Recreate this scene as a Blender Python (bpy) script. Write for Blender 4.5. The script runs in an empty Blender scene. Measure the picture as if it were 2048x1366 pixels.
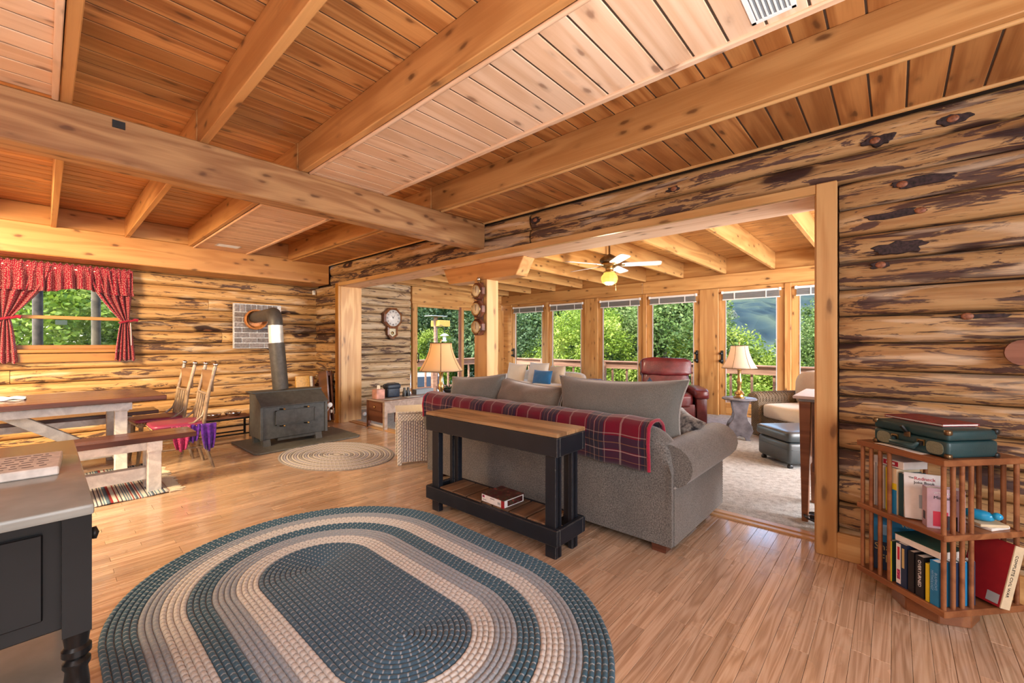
import bpy, bmesh, math, random
from mathutils import Vector, Matrix, noise as mnoise
random.seed(7)
S = bpy.context.scene
C = S.collection
PI = math.pi
# ------------------------------------------------------------------ camera
cam_d = bpy.data.cameras.new('camera')
cam = bpy.data.objects.new('camera', cam_d); C.objects.link(cam)
cam.location = (0, 0, 1.25)
cam.rotation_euler = (PI/2, 0, math.asin(.6704))
cam_d.lens = 36*848/2048; cam_d.sensor_width = 36; cam_d.shift_y = 3/2048
cam_d.clip_start = .02; cam_d.clip_end = 2000
S.camera = cam
# ------------------------------------------------------------------ world, sun, large lights, exposure
W = bpy.data.worlds.new('sky'); S.world = W; W.use_nodes = True
wn = W.node_tree; wn.nodes.clear()
_o = wn.nodes.new('ShaderNodeOutputWorld'); _b = wn.nodes.new('ShaderNodeBackground')
_s = wn.nodes.new('ShaderNodeTexSky')
_s.sky_type = 'NISHITA'; _s.sun_disc = False; _s.sun_elevation = math.radians(48); _s.sun_rotation = math.radians(200)
_s.air_density = 1.0; _s.dust_density = 2.0; _s.ozone_density = 1.0
wn.links.new(_s.outputs[0], _b.inputs[0]); wn.links.new(_b.outputs[0], _o.inputs[0])
_b.inputs[1].default_value = .9
def light(name, kind, loc, energy, col=(1, 1, 1), rot=(0, 0, 0), size=.1, size_y=None, parent=None):
    d = bpy.data.lights.new(name, kind); d.energy = energy; d.color = col
    o = bpy.data.objects.new(name, d); C.objects.link(o); o.location = loc; o.rotation_euler = rot
    if kind == 'AREA':
        d.size = size
        if size_y: d.shape = 'RECTANGLE'; d.size_y = size_y
    elif kind == 'SUN': d.angle = size
    else: d.shadow_soft_size = size
    o.parent = parent
    return o
light('sun', 'SUN', (0, -6, 12), 5.6, (1, .95, .86), (math.radians(42), 0, math.radians(28)), .02)
# added fill light right of the frame, in place of unseen sunroom glazing
light('fill_sunroom', 'AREA', (2.5, 5.6, 1.5), 400, (.92, .96, 1), (0, math.radians(90), 0), 2.0, 3.9)
# added fill lights behind the camera, standing in for unseen windows
light('fill_back', 'AREA', (2.8, .2, 1.55), 110, (.93, .96, 1), (0, math.radians(90), 0), 1.5, 3.6)
light('fill_left', 'AREA', (-3.4, -2.9, 1.45), 26, (.97, .97, 1), (math.radians(90), 0, 0), 6.2, 1.5)
# added fill lights out of frame, without fixtures: far wall, ceiling, foreground floor
light('fill_dining', 'AREA', (-4.3, -1.5, 2.25), 290, (1, .76, .45), (0, math.radians(42), 0), 1.0, 1.0)
light('fill_ceiling', 'AREA', (1.5, .45, .3), 40, (.97, .97, 1), (math.radians(180), math.radians(-26), 0), 1.1, 1.1).data.spread = math.radians(95)
light('fill_entry', 'AREA', (.2, -1.3, 2.42), 26, (.97, .97, 1), (0, 0, 0), 1.0, 1.0)
S.view_settings.view_transform = 'Standard'; S.view_settings.look = 'None'
S.view_settings.exposure = .66; S.view_settings.gamma = 1; S.view_settings.use_curve_mapping = False
S.cycles.use_denoising = True
S.cycles.max_bounces = 8; S.cycles.diffuse_bounces = 5; S.cycles.glossy_bounces = 4; S.cycles.transparent_max_bounces = 24
S.cycles.sample_clamp_indirect = 6; S.cycles.caustics_reflective = False; S.cycles.caustics_refractive = False

# ------------------------------------------------------------------ mesh helpers
def xf(m, pts): return [tuple(m @ Vector(p)) for p in pts]
class MB:
    def __init__(s): s.v = []; s.f = []; s.uv = {}; s.sm = []
    def add(s, v, f, m=None, smooth=False):
        k = len(s.v); s.v += xf(m, v) if m else [tuple(p) for p in v]
        for q in f: s.f.append([i+k for i in q]); s.sm.append(smooth)
        return s
    def box(s, x0, x1, y0, y1, z0, z1, m=None):
        v = [(x, y, z) for z in (z0, z1) for y in (y0, y1) for x in (x0, x1)]
        return s.add(v, [(0,2,3,1),(4,5,7,6),(0,1,5,4),(2,6,7,3),(0,4,6,2),(1,3,7,5)], m)
    def tube(s, pts, r, n=8, cap=True, smooth=True, closed=False):
        pts = [Vector(p) for p in pts]; N = len(pts); v = []; f = []
        if not hasattr(r, '__len__'): r = [r]*N
        up = None
        for i, p in enumerate(pts):
            a = pts[(i-1) % N] if (i or closed) else p; b = pts[(i+1) % N] if (i < N-1 or closed) else p
            t = (b-a).normalized()
            if up is None: up = Vector((0,0,1)) if abs(t.z) < .9 else Vector((1,0,0))
            x = t.cross(up).normalized() if t.cross(up).length > 1e-6 else Vector((1,0,0)); y = x.cross(t).normalized(); up = y
            for k in range(n):
                an = 2*PI*k/n; v.append(p+(x*math.cos(an)+y*math.sin(an))*r[i])
        for i in range(N if closed else N-1):
            j = (i+1) % N
            for k in range(n): f.append((i*n+k, i*n+(k+1) % n, j*n+(k+1) % n, j*n+k))
        s.add(v, f, None, smooth)
        if cap and not closed:
            s.add(v[:n], [tuple(range(n))[::-1]]); s.add(v[-n:], [tuple(range(n))])
        return s
    def lathe(s, prof, n=16, c=(0,0,0), m=None, smooth=True, closed=False):
        v = []; f = []
        for r, z in prof:
            for k in range(n): a = 2*PI*k/n; v.append((c[0]+r*math.cos(a), c[1]+r*math.sin(a), c[2]+z))
        N = len(prof)
        for i in range(N-1 if not closed else N):
            j = (i+1) % N
            for k in range(n): f.append((i*n+k, i*n+(k+1) % n, j*n+(k+1) % n, j*n+k))
        s.add(v, f, m, smooth)
        if not closed:
            if prof[0][0] > 1e-4: s.add(v[:n], [tuple(range(n))[::-1]], m)
            if prof[-1][0] > 1e-4: s.add(v[-n:], [tuple(range(n))], m)
        return s
    def prism(s, poly, a, b, axis='y', m=None, smooth=False):
        n = len(poly); v = []
        for h in (a, b):
            for p in poly:
                v.append((p[0], h, p[1]) if axis == 'y' else (h, p[0], p[1]) if axis == 'x' else (p[0], p[1], h))
        f = [tuple(range(n))[::-1], tuple(range(n, 2*n))]
        s.add(v, f, m)
        k = len(s.v)-2*n
        for i in range(n): j = (i+1) % n; s.f.append([k+i, k+j, k+n+j, k+n+i]); s.sm.append(smooth)
        return s
    def grid(s, fn, nu, nv, m=None, smooth=True, wrap=False, uv=None):
        v = [fn(i/nu, j/nv) for j in range(nv+1) for i in range(nu+1)]
        k = len(s.v); f = []
        for j in range(nv):
            for i in range(nu): a = j*(nu+1)+i; f.append((a, a+1, a+nu+2, a+nu+1))
        if uv is not None:
            for j in range(nv+1):
                for i in range(nu+1): s.uv[k+j*(nu+1)+i] = uv(i/nu, j/nv)
        return s.add(v, f, m, smooth)
    def build(s, name, mat, parent=None, bevel=0, seg=1, angle=None, loc=None, rz=0, rot=None, thick=0, sub=0, fix=True):
        me = bpy.data.meshes.new(name); me.from_pydata(s.v, [], s.f)
        for i, q in enumerate(s.sm): me.polygons[i].use_smooth = q
        if s.uv:
            l = me.uv_layers.new(name='UVMap')
            for lp in me.loops: l.data[lp.index].uv = s.uv.get(lp.vertex_index, (0, 0))
        if fix or bevel:
            bm = bmesh.new(); bm.from_mesh(me)
            if fix: bmesh.ops.recalc_face_normals(bm, faces=bm.faces[:])
            if bevel:
                es = [e for e in bm.edges if len(e.link_faces) == 2 and e.calc_face_angle(0) > .5]
                bmesh.ops.bevel(bm, geom=es, offset=bevel, segments=seg, affect='EDGES', profile=.5, clamp_overlap=True)
                if seg > 1:
                    for q in bm.faces: q.smooth = True
            bm.to_mesh(me); bm.free()
        if angle is not None or (bevel and seg > 1):
            me.shade_smooth(); me.set_sharp_from_angle(angle=math.radians(angle or 40))
        me.materials.append(MAT[mat])
        o = bpy.data.objects.new(name, me); C.objects.link(o); o.parent = parent
        if loc is not None: o.location = loc
        if rot is not None: o.rotation_euler = rot
        elif rz: o.rotation_euler = (0, 0, rz)
        if thick: md = o.modifiers.new('solid', 'SOLIDIFY'); md.thickness = thick; md.offset = 0
        if sub: md = o.modifiers.new('sub', 'SUBSURF'); md.levels = sub; md.render_levels = sub
        return o
def tag(o, label=None, cat=None, group=None, kind=None):
    if label: o['label'] = label
    if cat: o['category'] = cat
    if group: o['group'] = group
    if kind: o['kind'] = kind
    return o
def thing(name, label, cat, loc=(0,0,0), rz=0, group=None):
    o = bpy.data.objects.new(name, None); C.objects.link(o); o.empty_display_size = .1
    o.location = loc; o.rotation_euler = (0, 0, rz)
    return tag(o, label, cat, group)
def copy_tree(o, parent=None, loc=None, rz=None, label=None):
    c = o.copy(); C.objects.link(c); c.parent = parent
    if loc is not None: c.location = loc
    if rz is not None: c.rotation_euler[2] = rz
    if label: c['label'] = label
    for ch in list(o.children): copy_tree(ch, c)
    return c
def inst(src, name, parent, loc, rz=0, scale=None, rot=None, data=None):
    o = bpy.data.objects.new(name, data or src.data); C.objects.link(o); o.parent = parent; o.location = loc
    o.rotation_euler = rot or (0, 0, rz)
    if scale: o.scale = scale
    return o
def B(x0, x1, y0, y1, z0, z1): return MB().box(x0, x1, y0, y1, z0, z1)
def sgnp(a, p): return math.copysign(abs(a)**p, a)
def sell(mb, c, r, e1=.4, e2=.4, nu=28, nv=16, m=None, bump=None):
    """closed superellipsoid (soft cushion)"""
    v = []; f = []
    for j in range(nv+1):
        th = -PI/2+PI*j/nv
        for i in range(nu):
            ph = 2*PI*i/nu
            x = sgnp(math.cos(th), e1)*sgnp(math.cos(ph), e2); y = sgnp(math.cos(th), e1)*sgnp(math.sin(ph), e2); z = sgnp(math.sin(th), e1)
            p = Vector((x*r[0], y*r[1], z*r[2]))
            if bump: p = bump(p, x, y, z)
            v.append((c[0]+p[0], c[1]+p[1], c[2]+p[2]))
    for j in range(nv):
        for i in range(nu): f.append((j*nu+i, j*nu+(i+1) % nu, (j+1)*nu+(i+1) % nu, (j+1)*nu+i))
    return mb.add(v, f, m, True)
def pil_xy(a, b, w, h, pinch):
    k = 1-.03*(abs(a*b))**6
    return a*k*w/2*(1-pinch*(1-abs(b)**2.2)*abs(a)**3), b*k*h/2*(1-pinch*(1-abs(a)**2.2)*abs(b)**3)
def pillow(mb, w, h, t, m=None, n=18, pinch=.12, wr=.0, seed=0):
    """knife-edge pillow in the local xz plane, thickness along y"""
    for sd in (-1, 1):
        def fn(u, v, sd=sd):
            a = 2*u-1; b = 2*v-1
            px, pz = pil_xy(a, b, w, h, pinch)
            th = t/2*max(0, (1-abs(a)**2.4)*(1-abs(b)**2.4))**.5
            if wr: th *= 1+wr*mnoise.noise(Vector((a*2.3+seed, b*2.3, seed)))
            return (px, sd*th, pz)
        mb.grid(fn, n, n, m)
    return mb
# ------------------------------------------------------------------ materials
MAT = {}
class NT:
    def __init__(s, name):
        s.m = bpy.data.materials.new(name); s.m.use_nodes = True; s.t = s.m.node_tree
        s.b = s.t.nodes['Principled BSDF']; MAT[name] = s.m
    def n(s, typ, **kw):
        x = s.t.nodes.new(typ)
        for k, v in kw.items(): setattr(x, k, v)
        return x
    def set(s, sock, val):
        if isinstance(val, bpy.types.NodeSocket): s.t.links.new(val, sock)
        elif isinstance(val, (tuple, list)) and len(val) == 3 and sock.type == 'RGBA': sock.default_value = (*val, 1)
        else: sock.default_value = val
        return sock
    def coord(s, kind='Object', rnd=True, scale=(1,1,1), k=31.7):
        tc = s.n('ShaderNodeTexCoord').outputs[kind]
        if rnd:
            oi = s.n('ShaderNodeObjectInfo').outputs['Random']
            mu = s.n('ShaderNodeVectorMath', operation='SCALE'); mu.inputs[0].default_value = (k, k*.61, k*.37); s.set(mu.inputs['Scale'], oi)
            ad = s.n('ShaderNodeVectorMath', operation='ADD'); s.set(ad.inputs[0], tc); s.set(ad.inputs[1], mu.outputs[0]); tc = ad.outputs[0]
        return s.sc(tc, scale)
    def sc(s, vec, scale):
        if scale == (1,1,1): return vec
        m = s.n('ShaderNodeVectorMath', operation='MULTIPLY'); s.set(m.inputs[0], vec); m.inputs[1].default_value = scale
        return m.outputs[0]
    def noise(s, vec, scale=5, detail=3, rough=.5, dist=0, out='Fac'):
        x = s.n('ShaderNodeTexNoise'); s.set(x.inputs['Vector'], vec); x.inputs['Scale'].default_value = scale
        x.inputs['Detail'].default_value = detail; x.inputs['Roughness'].default_value = rough; x.inputs['Distortion'].default_value = dist
        return x.outputs[out]
    def vor(s, vec, scale=5, feature='F1', rnd=1, out='Distance'):
        x = s.n('ShaderNodeTexVoronoi', feature=feature); s.set(x.inputs['Vector'], vec); x.inputs['Scale'].default_value = scale
        x.inputs['Randomness'].default_value = rnd; return x.outputs[out]
    def math(s, op, a, b=0, c=None):
        x = s.n('ShaderNodeMath', operation=op); s.set(x.inputs[0], a); s.set(x.inputs[1], b)
        if c is not None: s.set(x.inputs[2], c)
        return x.outputs[0]
    def ramp(s, fac, stops, interp='LINEAR'):
        x = s.n('ShaderNodeValToRGB'); x.color_ramp.interpolation = interp; e = x.color_ramp.elements
        while len(e) < len(stops): e.new(.5)
        for q, (p, col) in zip(e, stops):
            q.position = p; q.color = (*col, 1) if isinstance(col, (tuple, list)) else (col, col, col, 1)
        s.set(x.inputs[0], fac); return x.outputs[0]
    def mix(s, f, a, b, mode='MIX'):
        x = s.n('ShaderNodeMix', data_type='RGBA', blend_type=mode)
        s.set(x.inputs[0], f); s.set(x.inputs[6], a); s.set(x.inputs[7], b); return x.outputs[2]
    def sep(s, vec):
        x = s.n('ShaderNodeSeparateXYZ'); s.set(x.inputs[0], vec); return x.outputs
    def rand(s): return s.n('ShaderNodeObjectInfo').outputs['Random']
    def vary(s, col, amt):
        r = s.math('MULTIPLY_ADD', s.rand(), 2*amt, 1-amt)
        x = s.n('ShaderNodeVectorMath', operation='SCALE'); s.set(x.inputs[0], col); s.set(x.inputs['Scale'], r); return x.outputs[0]
    def bump(s, h, strength=.3, dist=.01):
        x = s.n('ShaderNodeBump'); x.inputs['Strength'].default_value = strength; x.inputs['Distance'].default_value = dist
        s.set(x.inputs['Height'], h); s.set(s.b.inputs['Normal'], x.outputs[0])
    def out(s, col, rough=.5, metal=0, spec=.5, coat=0, sheen=0, coat_rough=.1):
        s.set(s.b.inputs['Base Color'], col); s.set(s.b.inputs['Roughness'], rough); s.b.inputs['Metallic'].default_value = metal
        s.b.inputs['Specular IOR Level'].default_value = spec; s.b.inputs['Coat Weight'].default_value = coat; s.b.inputs['Coat Roughness'].default_value = coat_rough
        s.b.inputs['Sheen Weight'].default_value = sheen
        return s
def plain(name, col, rough=.5, metal=0, var=.06, spec=.5, coat=0, sheen=0, nscale=40):
    t = NT(name); f = t.noise(t.coord(), nscale, 2)
    c = t.ramp(f, [(.3, tuple(x*(1-var*1.6) for x in col)), (.7, tuple(min(1, x*(1+var*1.6)) for x in col))])
    return t.out(c, rough, metal, spec, coat, sheen)
def wood(name, light, dark, knot=(.10, .035, .012), kn=1.0, rough=.42, var=.14, grain=1.0, coat=0.0, kscale=(3.0, 7.5, 7.5), bump=.12, contrast=1.0, ring=26, kthr=.165):
    t = NT(name); co = t.coord()
    low = t.noise(t.sc(co, (.55, 5.5, 5.5)), 1*grain, 2, .5, .6)
    ring = t.math('SINE', t.math('MULTIPLY', low, ring))
    ring = t.math('MULTIPLY_ADD', ring, .5, .5)
    fine = t.noise(t.sc(co, (3, 90, 90)), 1*grain, 3, .6)
    f = t.math('ADD', t.math('MULTIPLY', ring, .45), t.math('MULTIPLY', fine, .55))
    mid = tuple((a+b)/2 for a, b in zip(light, dark))
    c = t.ramp(f, [(.5-.25*contrast, dark), (.5, mid), (min(1, .5+.22*contrast), light)])
    hue = t.noise(t.sc(co, (.35, 2.5, 2.5)), 1, 2)
    c = t.mix(t.ramp(hue, [(.35, 0.0), (.7, .45)]), c, dark)
    if kn:
        kc = t.sc(co, kscale)
        w = t.n('ShaderNodeVectorMath', operation='ADD'); t.set(w.inputs[0], kc)
        nz = t.sc(t.noise(kc, 3, 2, .5, 0, 'Color'), (.22, .22, .22)); t.set(w.inputs[1], nz)
        d = t.vor(w.outputs[0], 1.35)
        k = t.ramp(d, [(0, 1.0), (kthr*.62, .85), (kthr, .25), (kthr*1.7, 0.0)])
        c = t.mix(t.math('MULTIPLY', k, kn), c, knot)
    c = t.vary(c, var)
    t.bump(f, bump, .004)
    return t.out(c, rough, 0, .4, coat)
# interior pine and logs
wood('pine_ceiling', (.56, .26, .085), (.33, .12, .032), rough=.38, var=.16, kn=.9, coat=.1)
wood('pine_soffit', (.84, .60, .42), (.70, .44, .27), rough=.5, var=.07, kn=.8, coat=.1, knot=(.2, .09, .05))
wood('pine_joist', (.60, .315, .115), (.45, .205, .065), rough=.42, var=.09, kn=.9)
wood('pine_beam', (.52, .285, .12), (.30, .13, .048), rough=.45, var=.05, kn=.9, ring=34, contrast=1.2)
wood('pine_trim', (.66, .40, .17), (.50, .26, .09), rough=.4, var=.05, kn=.75, kscale=(2.4, 7, 7))
wood('pine_sun', (.64, .36, .13), (.47, .225, .07), rough=.42, var=.08, kn=.95)
wood('header_gloss', (.84, .60, .42), (.70, .44, .27), rough=.78, var=.04, kn=.8, coat=0, bump=.03)
wood('trim_honey', (.42, .19, .032), (.30, .12, .018), rough=.35, var=.05, kn=.3)
def logmat(name, tan, tan2, bark, amount):
    t = NT(name); co = t.coord(k=57.3)
    g1 = t.noise(t.sc(co, (1.4, 26, 26)), 1, 4, .6, .4)
    base = t.ramp(g1, [(.34, tan2), (.6, tan)])
    p1 = t.noise(t.sc(co, (1.9, 13, 13)), 1.25, 6, .66, .7)
    am = t.math('MULTIPLY_ADD', t.rand(), .10, amount-.05)
    m1 = t.math('MULTIPLY', t.math('SMOOTH_MIN', t.math('MAXIMUM', t.math('MULTIPLY', t.math('SUBTRACT', p1, am), 34), 0), 1, .2), .92)
    p2 = t.noise(t.sc(co, (2.6, 30, 30)), 1.3, 4, .65, .6)
    m2 = t.ramp(p2, [(.585, 0.0), (.63, .8)])
    bk = t.mix(t.noise(t.sc(co, (4, 20, 20)), 2, 3), bark, tuple(x*2.4+.02 for x in bark))
    c = t.mix(m1, base, bk); c = t.mix(m2, c, bark)
    hi = t.ramp(t.noise(t.sc(co, (.8, 6, 6)), 1.7, 3, .5, .5), [(.56, 0.0), (.66, .55)])
    c = t.mix(hi, c, (.72, .57, .41))
    kc = t.sc(co, (1.0, 3.0, 3.0))
    w = t.n('ShaderNodeVectorMath', operation='ADD'); t.set(w.inputs[0], kc); t.set(w.inputs[1], t.sc(t.noise(kc, 4, 2, .5, 0, 'Color'), (.2, .2, .2)))
    d = t.vor(w.outputs[0], 1.1)
    c = t.mix(t.ramp(d, [(.05, 0.0), (.06, 1.0), (.14, .95), (.19, 0.0)]), c, bark)
    c = t.mix(t.ramp(d, [(.03, .8), (.07, 0.0)]), c, (.26, .10, .045))
    c = t.vary(c, .13)
    t.bump(t.math('ADD', g1, t.math('MULTIPLY', m1, -.5)), .45, .012)
    return t.out(c, .55, 0, .3)
logmat('log', (.47, .29, .13), (.32, .165, .065), (.036, .016, .015), .522)
logmat('log_pale', (.60, .43, .26), (.44, .27, .13), (.06, .03, .022), .575)
logmat('log_warm', (.55, .335, .14), (.37, .19, .07), (.04, .018, .014), .55)
plain('chink', (.06, .035, .02), .9)
def floor_mat():
    t = NT('oak'); co = t.coord()
    low = t.noise(t.sc(co, (.7, 13, 13)), 1, 2, .5, 1.1)
    ring = t.math('MULTIPLY_ADD', t.math('SINE', t.math('MULTIPLY', low, 44)), .5, .5)
    fine = t.noise(t.sc(co, (4, 170, 170)), 1, 3, .65)
    f = t.math('ADD', t.math('MULTIPLY', ring, .35), t.math('MULTIPLY', fine, .65))
    c = t.ramp(f, [(.2, (.37, .225, .135)), (.5, (.53, .355, .235)), (.8, (.63, .455, .325))])
    c = t.vary(c, .15)
    t.bump(fine, .08, .002)
    t.out(c, t.ramp(t.noise(co, 6, 2), [(.3, .2), (.7, .3)]), 0, .5, .55, coat_rough=.09)
floor_mat()
plain('subfloor', (.05, .025, .012), .9)
wood('threshold', (.62, .38, .19), (.50, .28, .12), kn=0, rough=.3, var=.04)
def carpet():
    t = NT('carpet'); co = t.coord('Object', False)
    f = t.noise(co, 130, 3, .7); g = t.noise(co, 22, 4, .6)
    c = t.ramp(t.math('ADD', t.math('MULTIPLY', f, .5), t.math('MULTIPLY', g, .5)), [(.36, (.30, .275, .25)), (.5, (.58, .56, .53)), (.64, (.74, .72, .69))])
    t.bump(t.math('ADD', f, g), 1.0, .02); t.out(c, .95, 0, .1, 0, .3)
carpet()
def fabric(name, a, b, sc=220, rough=.95, sheen=.4, bump=.4, blot=.3):
    t = NT(name); co = t.coord()
    f = t.noise(co, sc, 2, .7); g = t.noise(co, 6, 3, .6)
    c = t.ramp(f, [(.33, a), (.67, b)])
    c = t.mix(t.math('MULTIPLY', t.ramp(g, [(.35, 0.0), (.7, 1.0)]), blot), c, a)
    t.bump(f, bump, .003); return t.out(c, rough, 0, .2, 0, sheen)
fabric('sofa_grey', (.06, .061, .06), (.235, .23, .218), 140)
fabric('pillow_grey', (.10, .102, .094), (.21, .212, .195), 260, bump=.25, sheen=.6)
fabric('pillow_brown', (.13, .10, .075), (.24, .195, .15), 260, bump=.25, sheen=.6)
fabric('pillow_cream', (.50, .40, .29), (.68, .57, .45), 300)
fabric('pillow_blue', (.012, .075, .20), (.03, .16, .36), 200)
fabric('cushion_cream', (.55, .49, .42), (.72, .66, .59), 260)
fabric('fringe_cream', (.55, .46, .33), (.75, .66, .52), 200)
fabric('piping', (.30, .29, .27), (.48, .47, .45), 200)
fabric('throw_edge', (.25, .008, .03), (.4, .02, .06), 200)
fabric('pattern_pillow', (.02, .02, .025), (.36, .33, .30), 26, bump=.2)
def plaid():
    t = NT('plaid'); uv = t.n('ShaderNodeTexCoord').outputs['UV']; x, y, _ = t.sep(uv)
    def st(c, per, stops): return t.ramp(t.math('FRACT', t.math('DIVIDE', c, per)), stops, 'CONSTANT')
    red = (.135, .003, .016); nav = (.012, .014, .035); wh = (.62, .52, .47); dk = (.05, .006, .012); gold = (.34, .16, .07)
    def band(c, per): return t.ramp(t.math('FRACT', t.math('DIVIDE', c, per)), [(0, 0.0), (.31, .9), (.46, .25), (.49, .95), (.65, .0)], 'CONSTANT')
    def line(c, per, a, b): return t.ramp(t.math('FRACT', t.math('DIVIDE', c, per)), [(0, 0.0), (a, 1.0), (b, 0.0)], 'CONSTANT')
    c = t.mix(t.math('MULTIPLY', band(x, .376), .88), red, nav); c = t.mix(t.math('MULTIPLY', band(y, .376), .8), c, nav)
    for co, per in ((x, .376), (y, .376)):
        for a, b, col, op in ((.935, .97, wh, .24), (.27, .282, wh, .25), (.372, .382, gold, .4), (.468, .48, wh, .36), (.565, .575, gold, .4), (.67, .682, wh, .25)):
            c = t.mix(t.math('MULTIPLY', line(co, per, a, b), op), c, col)
    f = t.noise(t.coord(), 260, 2); t.bump(f, .3, .003); t.out(c, .95, 0, .1, 0, .3)
plaid()
def cotton_dots(name, base, dot):
    t = NT(name); uv = t.n('ShaderNodeTexCoord').outputs['UV']
    v2 = t.n('ShaderNodeTexVoronoi', voronoi_dimensions='2D'); t.set(v2.inputs['Vector'], uv); v2.inputs['Scale'].default_value = 44; v2.inputs['Randomness'].default_value = .55
    m = t.ramp(v2.outputs['Distance'], [(.17, 1.0), (.27, 0.0)])
    c = t.mix(t.math('MULTIPLY', m, .5), t.mix(t.noise(uv, 90, 2), base, tuple(x*1.5 for x in base)), dot)
    t.out(c, .9, 0, .15, 0, .2)
    t.b.inputs['Transmission Weight'].default_value = 0
cotton_dots('curtain_red', (.185, .008, .022), (.85, .55, .45))
def leather(name, a, b, rough=.32, bump=.25):
    t = NT(name); co = t.coord()
    d = t.vor(co, 160); g = t.noise(co, 5, 4, .6)
    t.bump(t.math('ADD', t.math('MULTIPLY', d, .4), g), bump, .006)
    t.out(t.ramp(g, [(.3, a), (.7, b)]), rough, 0, .5, .12)
leather('leather_red', (.06, .009, .010), (.15, .02, .022), .27, .6); leather('leather_black', (.035, .045, .05), (.065, .075, .08), .35, .08)
leather('seat_red', (.20, .016, .055), (.28, .035, .085), .4, .06)
leather('case_teal', (.006, .03, .035), (.012, .05, .056), .45, .1)
def wicker(name, a, b, s=70):
    t = NT(name); co = t.coord('Object', False); x, y, z = t.sep(co)
    w1 = t.math('SINE', t.math('MULTIPLY', t.math('ADD', x, y), s*PI)); w2 = t.math('SINE', t.math('MULTIPLY', z, s*PI))
    h = t.math('MULTIPLY', w1, w2); t.bump(h, .6, .006)
    t.out(t.mix(t.noise(co, 60, 2), t.ramp(h, [(0, a), (1, b)]), tuple(q*.9 for q in b)), .7, 0, .3)
wicker('wicker_tan', (.08, .06, .04), (.27, .21, .15)); wicker('wicker_white', (.50, .47, .43), (.80, .77, .73), 60)
wood('console_top', (.44, .27, .13), (.20, .11, .05), kn=.5, rough=.55, var=.12, bump=.25)
wood('console_slat', (.25, .14, .075), (.11, .06, .035), kn=.4, rough=.6, var=.15, bump=.25)
def worn_paint(name, paint, under, amt=.68, rough=.45, edge=.0):
    t = NT(name); co = t.coord(); w = t.noise(co, 30, 5, .75); f = w
    bv = t.n('ShaderNodeBevel'); bv.inputs[0].default_value = .006; bv.samples = 4
    dt_ = t.n('ShaderNodeVectorMath', operation='DOT_PRODUCT'); t.set(dt_.inputs[0], bv.outputs[0]); t.set(dt_.inputs[1], t.n('ShaderNodeNewGeometry').outputs['Normal'])
    f = t.math('ADD', w, t.math('MULTIPLY', t.ramp(dt_.outputs['Value'], [(.80, 1.0), (.97, 0.0)]), edge))
    c = t.mix(t.ramp(f, [(amt, 0.0), (amt+.06, .8)]), t.mix(t.noise(co, 9, 3), paint, tuple(x*1.8+.004 for x in paint)), under)
    t.bump(w, .1, .003); t.out(c, rough, 0, .3)
worn_paint('navy_paint', (.006, .008, .013), (.40, .36, .30), .735, .5, .34); worn_paint('black_paint', (.0035, .0035, .004), (.03, .025, .02), .85, .3)
worn_paint('grey_top', (.21, .212, .195), (.30, .30, .28), .7, .16)
wood('whitewash', (.80, .79, .77), (.55, .54, .54), kn=.0, rough=.6, var=.05, contrast=1.3, bump=.3)
wood('table_dark', (.12, .042, .028), (.04, .014, .011), kn=.2, rough=.26, var=.1, coat=.25)
wood('cherry', (.31, .125, .05), (.19, .065, .025), kn=0, rough=.35, var=.05)
wood('mahogany', (.16, .055, .03), (.075, .022, .013), kn=0, rough=.3, var=.06, coat=.2)
wood('redwood', (.33, .14, .085), (.19, .07, .04), kn=.2, rough=.65, var=.12)
wood('chair_gilt', (.36, .26, .17), (.19, .125, .075), kn=0, rough=.28, var=.05, coat=.5)
wood('chair_panel', (.30, .165, .075), (.2, .10, .04), kn=0, rough=.4, var=.05)
wood('clockwood', (.30, .115, .04), (.16, .05, .02), kn=0, rough=.35, var=.04, coat=.2)
wood('hall_top', (.42, .32, .26), (.28, .20, .16), kn=.1, rough=.45, var=.05)
def iron(name, col, rough=.5, metal=.3):
    t = NT(name); co = t.coord(); f = t.noise(co, 18, 5, .7)
    t.bump(t.noise(co, 300, 2), .15, .002)
    t.out(t.ramp(f, [(.3, tuple(x*.75 for x in col)), (.7, tuple(x*1.25 for x in col))]), rough, metal, .4)
iron('iron', (.085, .088, .088), .5); iron('pipe_black', (.085, .078, .074), .5); iron('dark_metal', (.02, .02, .02), .4)
iron('pad', (.12, .118, .105), .55, 0)
plain('galvanized', (.80, .82, .84), .45, .6, .12, nscale=10); plain('chrome', (.75, .75, .75), .12, 1, .02)
plain('brass', (.46, .31, .13), .3, 1, .15); plain('brass_dark', (.16, .10, .05), .35, .8, .2); plain('copper', (.55, .22, .07), .5, .3, .15)
t = NT('brick_face'); f = t.noise(t.coord(), 26, 4, .65)
t.out(t.vary(t.ramp(f, [(.3, (.12, .105, .11)), (.6, (.25, .225, .23)), (.75, (.42, .40, .41))]), .3), .85); t.bump(f, .4, .006)
plain('mortar', (.58, .59, .62), .95, 0, .15)
plain('white_plastic', (.80, .79, .77), .4, 0, .02); plain('white_blade', (.62, .58, .60), .45, 0, .04); plain('slat_grey', (.22, .25, .27), .5, 0, .05); plain('worn_grey', (.115, .105, .12), .45, 0, .25, nscale=12)
plain('paper', (.80, .77, .72), .8, 0, .03); plain('black_plastic', (.012, .012, .014), .35, 0, .1); plain('nylon_navy', (.008, .016, .034), .5, 0, .3)
plain('tissue_box', (.48, .235, .18), .6, 0, .2, nscale=14); plain('dial', (.68, .58, .38), .4, 0, .05); plain('clock_face', (.82, .77, .72), .4, 0, .06)
plain('blue_box', (.012, .055, .20), .4); plain('blue_glass', (.02, .33, .62), .12); plain('red_cover', (.20, .022, .024), .55, 0, .25, nscale=60)
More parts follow.
